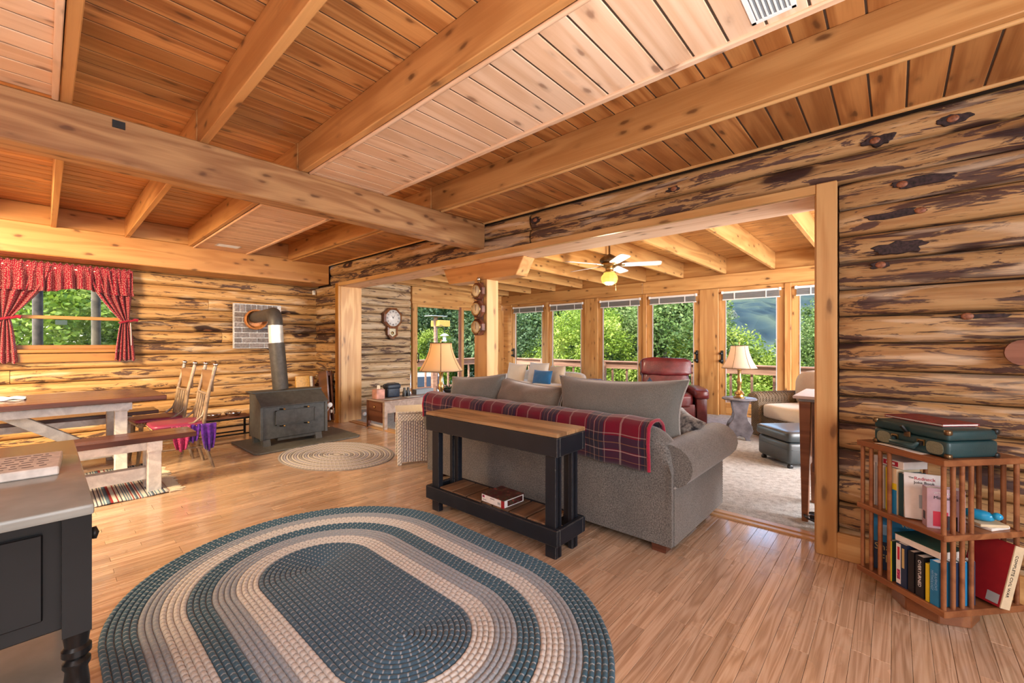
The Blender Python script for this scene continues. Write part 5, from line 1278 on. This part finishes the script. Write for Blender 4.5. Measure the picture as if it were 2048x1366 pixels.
# ------------------------------------------------------------------ red leather recliner
rc = thing('recliner', 'worn burgundy leather recliner by the glazed doors', 'armchair', (-2.62, 6.55, 0), math.radians(30))   # faces local -y
def wrk(sd, amt): return lambda p, x, y, z: p*(1+amt*mnoise.noise(Vector((x*2.5+sd, y*2.5, z*3.5)))+amt*.6*mnoise.noise(Vector((x*6+sd, y*5, z*7))))
B(-.34, .34, -.36, .36, .05, .32).build('base', 'leather_red', rc, bevel=.03, seg=2)
mb = MB(); sell(mb, (0, -.10, .40), (.29, .36, .115), .45, .35, 32, 18, None, wrk(3, .05)); mb.build('seat_cushion', 'leather_red', rc)
mrot = Matrix.Rotation(math.radians(-14), 4, 'X')
mb = MB(); sell(mb, (0, .26, .66), (.37, .12, .15), .4, .35, 36, 20, Matrix.Translation((0, .02, .05)) @ mrot, wrk(8, .06)); mb.build('lower_back', 'leather_red', rc)
mb = MB(); sell(mb, (0, .23, .87), (.40, .135, .155), .42, .35, 36, 20, Matrix.Translation((0, .02, .05)) @ mrot, wrk(12, .07)); mb.build('headrest', 'leather_red', rc)
mb = MB(); sell(mb, (0, .35, .60), (.36, .06, .40), .3, .3, 28, 16, Matrix.Translation((0, .02, 0)) @ mrot); mb.build('back_shell', 'leather_red', rc)
for x in (-.40, .40):
    mb = MB(); sell(mb, (x, -.03, .50), (.105, .42, .085), .5, .35, 28, 16, None, wrk(20+x, .05)); a_ = mb.build('arm_pad', 'leather_red', rc); B(x-.075, x+.075, -.40, .36, .06, .46).build('arm_side', 'leather_red', rc, bevel=.03, seg=2)
B(-.30, .30, -.43, -.38, .12, .36).build('footrest', 'leather_red', rc, bevel=.02, seg=2)
# ------------------------------------------------------------------ grey end table with lamp
gt = thing('shaped_end_table', 'dark grey end table with curved plank legs', 'end table', (-1.50, 6.06, 0), math.radians(20))
MB().lathe([(0, .515), (.19, .515), (.205, .522), (.205, .532), (.195, .54), (0, .54)], 32).build('top', 'worn_grey' if 'worn_grey' in MAT else 'slat_grey', gt)
half = [(.10, .514), (.085, .42), (.07, .34), (.085, .27), (.13, .2), (.145, .14), (.12, .08), (.10, .04), (.125, 0)]
lp = half+[(.07, 0), (.045, .05), (.0, .075)]; full = lp+[(-a, b) for a, b in lp[::-1][1:]]
for y in (-.115, .115): MB().prism(full, y-.011, y+.011, 'y').build('leg_plank', 'worn_grey', gt, bevel=.003)
B(-.05, .05, -.104, .104, .19, .21).build('stretcher', 'worn_grey', gt)
table_lamp('table_lamp', 'brass table lamp with pale bell shade on the grey end table', (-1.50, 6.06, .54), .385, .675, .205, .10, 'shade_pale', 9, col=(1, .82, .6))
# ------------------------------------------------------------------ wicker armchair
wc_ = thing('wicker_armchair', 'tan wicker armchair with cream cushions and rolled arms', 'armchair', (-.825, 6.50, 0), math.radians(-36))
B(-.40, .40, -.36, .34, .05, .30).build('seat_frame', 'wicker_tan', wc_, bevel=.02, seg=2)
for x in (-.42, .42):
    s_ = 1 if x > 0 else -1
    pr_ = [(x-.07, .02), (x-.07, .45)]+[(x+s_*.035+.10*math.cos(a), .50+.085*math.sin(a)) for a in [math.radians(200-220*k/12) for k in range(13)]]+[(x+.07, .40), (x+.07, .02)]
    a_ = MB().prism(pr_, -.40, .34, 'y', smooth=True).build('arm', 'wicker_tan', wc_, bevel=.01, seg=2, angle=50)
    for k in range(15): MB().tube([(x+s_*.035+.103*math.cos(a), -.37+.048*k, .50+.088*math.sin(a)) for a in [math.radians(200-220*q/8) for q in range(9)]], .009, 5).build('reed', 'wicker_tan', a_)
mb = MB(); sell(mb, (0, .36, .50), (.44, .09, .36), .35, .35); mb.build('back', 'wicker_tan', wc_)
mb = MB(); sell(mb, (0, -.05, .36), (.345, .34, .095), .3, .25); mb.build('seat_cushion', 'cushion_cream', wc_)
mb = MB(); sell(mb, (0, .25, .62), (.37, .12, .27), .6, .55); mb.build('back_cushion', 'cushion_cream', wc_)
pil('throw_pillow', 'cushion_cream', 'cream pillow leaning in the wicker armchair', (-.62, 6.56, .62), .36, .36, .13, -20, -22, 8, .1, 51)
# ------------------------------------------------------------------ ottoman
ot = thing('ottoman', 'square black leather storage ottoman on casters', 'ottoman', (-.77, 5.235, 0), math.radians(45))
B(-.245, .245, -.245, .245, .055, .27).build('body', 'leather_black', ot, bevel=.035, seg=3)
mb = MB(); sell(mb, (0, 0, .325), (.265, .265, .058), .35, .16, 40, 14); mb.build('lid', 'leather_black', ot)
for x in (-.2, .2):
    for y in (-.2, .2): MB().lathe([(.012, .03), (.024, .028), (.024, 0), (.012, -.002)], 14, (0, 0, 0), Matrix.Rotation(PI/2, 4, 'X')).build('caster', 'black_plastic', ot, loc=(x, y+.013, .026)); B(x-.012, x+.012, y-.012, y+.012, .045, .058).build('caster_plate', 'dark_metal', ot)
for k, (z, mtl) in enumerate(((.20, 'leather_black'),)): MB().tube([(-.248, -.21, z), (-.248, .21, z)], .003, 5).build('seam', mtl, ot)
MB().tube([(-.21, -.248, .20), (.21, -.248, .20)], .003, 5).build('seam', 'leather_black', ot)
# ------------------------------------------------------------------ desk just inside the opening at the right
dk = thing('writing_desk', 'tall brown desk with tapered leg just behind the right jamb', 'desk', (.0, 3.80, 0))
B(-.53, .55, -.30, .30, .865, .885).build('top', 'white_blade', dk, bevel=.003); B(-.50, .52, -.27, .27, .845, .864).build('top_edge', 'slat_grey', dk)
for x in (-.465, .49):
    for y in (-.225, .225): MB().prism([(x-.018, 0), (x+.018, 0), (x+.034, .844), (x-.034, .844)], y-.03, y+.03, 'y').build('leg', 'cherry', dk, bevel=.003)
B(-.425, .45, -.24, -.21, .36, .844).build('front_panel', 'mahogany', dk); B(-.425, .45, .21, .24, .36, .844).build('back_panel', 'mahogany', dk); B(-.49, -.46, -.19, .19, .36, .844).build('side_panel', 'cherry', dk)
cb = MB(); random.seed(13)
for q in range(3):
    pts = [(-.40+.05*math.cos(a*1.0+q)*(1+.2*q), 3.545+.05*math.sin(a+q), .02+.03*abs(math.sin(a*.5+q))+.012*q) for a in [k*PI/6 for k in range(14)]]
    cb.tube(pts, .005, 5)
cb.tube([(-.43, 3.56, .045), (-.37, 3.54, .055)], .022, 8); tag(cb.build('cable_coil', 'black_plastic', None), 'coiled black cable with adapter on the carpet by the right jamb', 'cable')
# ------------------------------------------------------------------ revolving bookcase, books, record player case
BX = (.135, 2.82); BR = math.radians(-41)
bc = thing('revolving_bookcase', 'square revolving bookcase of reddish wood with dowel sides', 'bookcase', (*BX, 0), BR)
for z0, z1 in ((.09, .118), (.412, .437), (.728, .755)):
    B(-.2, .2, -.2, .2, z0, z1).build('shelf', 'cherry', bc, bevel=.003)
MB().prism([(.15*math.cos(a), .15*math.sin(a)) for a in [PI/4*k for k in range(8)]], 0, .06, 'z').build('plinth', 'cherry', bc, bevel=.003)
MB().lathe([(.12, .06), (.12, .075), (.04, .078), (.04, .09)], 20).build('pivot', 'dark_metal', bc)
ds = MB().tube([(0, 0, 0), (0, 0, .294)], .0095, 10).build('dowel', 'cherry', bc, loc=(-.182, -.182, .118))
for f_ in range(4):
    m = Matrix.Rotation(f_*PI/2, 4, 'Z')
    for lv in (.118, .436):
        for u in (-.182, -.137, -.092, -.047):
            if f_ == 0 and lv == .118 and u == -.182: continue
            p = m @ Vector((u, -.182, 0)); inst(ds, 'dowel', bc, (p.x, p.y, lv))
FONT = None
def text_mesh(s, size, ext=.0004):
    cu_ = bpy.data.curves.new('lettering', 'FONT'); cu_.body = s; cu_.size = size; cu_.extrude = ext; cu_.align_x = 'CENTER'; cu_.align_y = 'CENTER'; cu_.resolution_u = 2
    o = bpy.data.objects.new('lettering', cu_); C.objects.link(o); dg = bpy.context.evaluated_depsgraph_get(); me = bpy.data.meshes.new_from_object(o.evaluated_get(dg))
    bpy.data.objects.remove(o); return me
def lettering(parent, s, size, loc, rot, mat, narrow=1):
    me = text_mesh(s, size); me.materials.clear(); me.materials.append(MAT[mat])
    o = bpy.data.objects.new('lettering', me); C.objects.link(o); o.parent = parent; o.location = loc; o.rotation_euler = rot; o.scale = (narrow, 1, 1); return o
RB = Matrix.Translation((*BX, 0)) @ Matrix.Rotation(BR, 4, 'Z')
def book(label, u, v, z, th, dp, h, cover, spine=None, rx=0, ry=0, rz=0, texts=(), title_front=(), name='book', pages='paper'):
    """book standing with its spine towards local -y of the bookcase; u,v = spine left corner"""
    t = thing(name, label, 'book', tuple(RB @ Vector((u, v, z))), 0)
    t.rotation_euler = (Matrix.Rotation(BR+rz, 4, 'Z') @ Matrix.Rotation(rx, 4, 'X') @ Matrix.Rotation(ry, 4, 'Y')).to_euler()
    mb = MB(); c = .002
    mb.box(0, c, 0, dp, 0, h); mb.box(th-c, th, 0, dp, 0, h); mb.box(c, th-c, 0, c, 0, h); mb.build('cover', cover, t)
    B(c, th-c, c, dp-.004, .003, h-.003).build('pages', pages, t)
    if spine: B(-.0003, th+.0003, -.0008, .0, .0, h).build('spine', spine, t)
    for s, sz, zz, mt, nr in texts: lettering(t, s, sz, (th/2, -.0014, zz), (PI/2, PI/2, 0), mt, nr)
    for s, sz, yy, zz, mt in title_front: lettering(t, s, sz, (th+.0012, yy, zz), (PI/2, 0, PI/2), mt)
    return t
F0 = -.165
z1_, z0_ = .4375, .1185
# upper shelf, front left face
b = book('thin white and navy striped book at the left of the upper shelf', -.165, -.15, z1_, .018, .12, .215, 'bk_white'); B(.006, .012, -.0014, -.0003, 0, .2).build('stripe', 'bk_navy', b)
b = book('second thin white and navy striped book on the upper shelf', -.14, -.15, z1_, .018, .12, .215, 'bk_white'); B(.006, .012, -.0014, -.0003, 0, .2).build('stripe', 'bk_navy', b)
b = book('white paperback with navy stripe beside the yellow book', -.116, -.155, z1_, .018, .12, .213, 'bk_white'); B(.006, .012, -.0014, -.0003, 0, .19).build('stripe', 'bk_navy', b)
book('slim bright yellow book on the upper shelf', -.085, -.16, z1_, .016, .12, .21, 'bk_yellow')
b = book('cream, yellow and blue spined paperback on the upper shelf', -.05, -.17, z1_, .026, .125, .215, 'bk_cream'); B(-.0004, .0264, -.0014, -.0003, 0, .115).build('blue_band', 'bk_blue', b); B(-.0004, .0264, -.0014, -.0003, .115, .145).build('yellow_band', 'bk_yellow', b)
t = thing('boxed_set', 'white case with red lettering lying on top of the upper shelf books', 'box', tuple(RB @ Vector((-.08, -.085, z1_+.2155))), BR); B(-.07, .075, -.07, .06, 0, .036).build('case', 'bk_white', t, bevel=.002); B(-.02, .05, -.0712, -.0701, .008, .03).build('red_label', 'ink_red', t); B(-.005, .035, -.0718, -.0712, .014, .024).build('label_mark', 'ink_white', t)
book('dark teal book behind the leaning white book', -.018, -.165, z1_, .02, .12, .2, 'bk_teal')
b = book('white joke book leaning with its front cover showing', .005, -.165, z1_+.004, .016, .13, .205, 'bk_white', rz=math.radians(-36), ry=math.radians(-5),
     title_front=(('The', .012, .025, .185, 'ink'), ('Redneck', .021, .072, .183, 'ink_red'), ('Joke Book', .017, .07, .165, 'ink')))
B(.0162, .0166, .05, .085, .05, .11).build('cover_drawing', 'bk_grey', b)
b = book('thick pink paperback novel with a sketched figure on its cover', .072, -.150, z1_, .046, .125, .175, 'bk_pink', rz=math.radians(-32),
     title_front=(('VICTOR HUGO', .011, .06, .155, 'ink_white'), ('Misérables', .019, .062, .135, 'ink')))
B(.046, .0466, .02, .07, .01, .075).build('red_figure', 'ink_red', b); B(.046, .0466, .06, .10, .0, .06).build('dark_figure', 'ink', b); B(.012, .03, -.0014, -.0003, .03, .065).build('spine_figure', 'ink', b)
# lower shelf, front left face
b = book('large blue hardcover leaning behind the dowels on the lower shelf', -.178, -.150, z0_+.002, .022, .21, .275, 'bk_blue', rz=math.radians(-46), ry=math.radians(-4),
     title_front=(('Shadow', .045, .09, .11, 'ink_gold'), ('Flight', .05, .09, .055, 'ink_gold'), ('ver', .03, .14, .235, 'ink_gold')))
B(.0222, .0228, .0, .19, .0, .135).build('dark_band', 'bk_navy', b); 
mb = MB().lathe([(0, 0), (.032, 0), (.032, .0006), (0, .0006)], 24, (.0226, .055, .2), Matrix.Identity(4)); 
B(.0224, .0230, .035, .085, .17, .22).build('moon', 'ink_blue', b)
book('narrow bright yellow spined paperback on the lower shelf', -.055, -.185, z0_, .022, .115, .19, 'bk_green', 'bk_yellow')
b = book('colourful thriller paperback with gold and blue spine on the lower shelf', -.012, -.185, z0_, .046, .12, .20, 'bk_navy')
B(.0, .02, -.0014, -.0003, .01, .195).build('pale_panel', 'bk_white', b); B(.004, .018, -.0018, -.0014, .03, .075).build('pink_figure', 'pink_sequin', b); B(.026, .036, -.0014, -.0003, .09, .18).build('gold_mark', 'ink_gold', b); B(.006, .016, -.0018, -.0014, .12, .18).build('red_mark', 'ink_red', b)
book('dark maroon and black paperback between thriller and black spine', .04, -.185, z0_, .026, .115, .185, 'bk_black')
book('black paperback with bold white lettering on its spine', .074, -.187, z0_, .034, .12, .182, 'bk_black', texts=(('OVERTURNED', .0185, .105, 'ink_white', 1),))
book('thin golden yellow book beside the blue mythology book', .116, -.188, z0_, .014, .11, .165, 'bk_yellow')
b = book('bright blue book of myths at the corner of the lower shelf', .134, -.188, z0_, .034, .13, .19, 'bk_blue')
lettering(b, "BULFINCH'S", .014, (.0235, -.0014, .105), (PI/2, PI/2, 0), 'ink_blue'); lettering(b, 'MYTHOLOGY', .014, (.009, -.0014, .105), (PI/2, PI/2, 0), 'ink_blue')
t = thing('hardcover_flat', 'dark hardcover lying flat across the lower shelf books', 'book', tuple(RB @ Vector((.06, -.11, z0_+.2005))), BR); B(-.09, .10, -.06, .06, 0, .03).build('pages', 'paper', t); mb = MB(); mb.box(-.093, .103, -.064, .064, .03, .034); mb.box(-.093, .103, .06, .064, 0, .03); mb.build('cover', 'bk_green', t)
# right face, lower: backs of blue books, leaning red book
for k, (v_, c_, lab) in enumerate(((-.14, 'bk_navy', 'dark blue book behind the corner dowels on the right face'), (-.10, 'bk_blue', 'mid blue book behind the middle dowels on the right face'), (-.06, 'bk_navy', 'dark blue book next to the gap on the right face'))):
    o = thing('book', lab, 'book', tuple(RB @ Vector((.05, v_+.028, z0_))), BR-PI/2*0); B(0, .125, -.018, .018, 0, .19).build('cover', c_, o, bevel=.002); B(.002, .123, -.015, .015, .004, .1912).build('pages', 'paper', o)
rb_ = thing('book', 'large red hardcover with cream spine leaning out of the right face', 'book', tuple(RB @ Vector((.215, .045, z0_+.012))), 0)
rb_.rotation_euler = (Matrix.Rotation(BR, 4, 'Z') @ Matrix.Rotation(math.radians(22), 4, 'X')).to_euler() if False else (Matrix.Rotation(BR, 4, 'Z') @ Matrix.Rotation(math.radians(-17), 4, 'X')).to_euler()
B(-.15, .0, 0, .003, 0, .27).build('front_board', 'bk_red', rb_); B(-.15, .0, .045, .048, 0, .27).build('back_board', 'bk_red', rb_); B(-.148, -.003, .003, .045, .004, .264).build('pages', 'paper', rb_); B(0, .004, 0, .048, 0, .27).build('spine', 'bk_cream', rb_)
lettering(rb_, 'COMPLETE CIVIL WAR', .020, (.0046, .017, .14), (PI/2, PI/2, PI/2), 'ink', .9)
B(-.05, -.008, -.001, 0, .01, .05).build('barcode_label', 'bk_grey', rb_)
# upper right face: flat papers and a blue glass bird
for k, (m_, dz, rz, lab) in enumerate((('paper', 0, .1, 'thin pad lying on the upper shelf, lower of two'), ('bk_cream', .0125, -.25, 'thin cream booklet lying on top of the pad'))):
    o = B(-.08, .08, -.055, .055, 0, .012).build('booklet', m_, None, bevel=.002, loc=tuple(RB @ Vector((.10, .10, z1_+dz))), rz=BR+rz); tag(o, lab, 'booklet')
mb = MB(); sell(mb, (0, 0, .022), (.05, .026, .022), .8, .9, 22, 14); bd = thing('glass_bird', 'small blue glass ornament on the upper shelf', 'ornament', tuple(RB @ Vector((.12, .08, z1_+.025))), BR+.4); mb.build('body', 'blue_glass', bd); mb = MB(); sell(mb, (.055, 0, .032), (.018, .016, .016), 1, 1, 14, 10); mb.build('head', 'blue_glass', bd)
# record player case on top
SCx = RB @ Vector((.015, -.03, .7555))
sc2 = thing('record_player_case', 'teal suitcase record player with round speaker grilles and handle', 'record player', tuple(SCx), BR)
B(-.165, .165, -.125, .125, 0, .072).build('base_case', 'case_teal', sc2, bevel=.012, seg=3); B(-.165, .165, -.125, .125, .0735, .118).build('lid', 'case_teal', sc2, bevel=.012, seg=3)
for x in (-.112, .112):
    pts = [(x+.034*sgnp(math.cos(a), .6), .027*sgnp(math.sin(a), .8)+.036) for a in [2*PI*k/28 for k in range(28)]]; MB().prism(pts, -.1275, -.1245, 'y').build('speaker_grille', 'speaker_cloth', sc2)
hd = MB().tube([(-.055, -.14, .045), (-.05, -.155, .03), (.05, -.155, .03), (.055, -.14, .045)], [.008, .013, .013, .008], 10).build('handle', 'case_teal', sc2)
for x in (-.058, .058):
    r_ = MB(); r_.box(x-.016, x+.016, -.131, -.1255, .055, .061); r_.box(x-.016, x-.011, -.131, -.1255, .035, .061); r_.box(x+.011, x+.016, -.131, -.1255, .035, .061); r_.build('handle_bracket', 'brass', hd); B(x-.008, x+.008, -.142, -.126, .036, .052).build('handle_post', 'dark_metal', hd)
B(-.014, .014, -.133, -.1255, .06, .085).build('latch', 'brass_dark', sc2, bevel=.002); MB().box(-.007, .007, -.004, .004, 0, .032, Matrix.Translation((-.004, -.13, .082)) @ Matrix.Rotation(math.radians(30), 4, 'X') @ Matrix.Rotation(math.radians(-20), 4, 'Y')).build('latch_tongue', 'dark_metal', sc2)
for x in (-.158, .158):
    for y in (-.118, .118):
        for z in (.008, .110): mb = MB(); sell(mb, (x, y, z), (.0125, .0125, .012), .6, .6, 12, 8); mb.build('corner_guard', 'brass_dark' if y < 0 else 'dark_metal', sc2)
t = thing('red_record_sleeve', 'worn red hardback lying on top of the record player case', 'book', tuple(RB @ Vector((-.04, .02, .8745))), BR-math.radians(3)); B(-.13, .14, -.085, .085, .003, .009).build('pages', 'paper', t); mb = MB(); mb.box(-.135, .142, -.09, .09, .009, .012); mb.box(-.135, .142, -.09, .09, 0, .003); mb.box(-.135, .142, .087, .09, .003, .009); mb.build('cover', 'red_cover', t)
mb = MB(); mb.grid(lambda u, v: (-.115+.23*u, -.19+.10*v, .7565+.002*math.sin(u*5)), 8, 4); o = mb.build('loose_paper', 'paper', None, thick=.0008, loc=(*BX, 0), rz=BR); tag(o, 'white sheet of paper sticking out under the record player', 'paper')
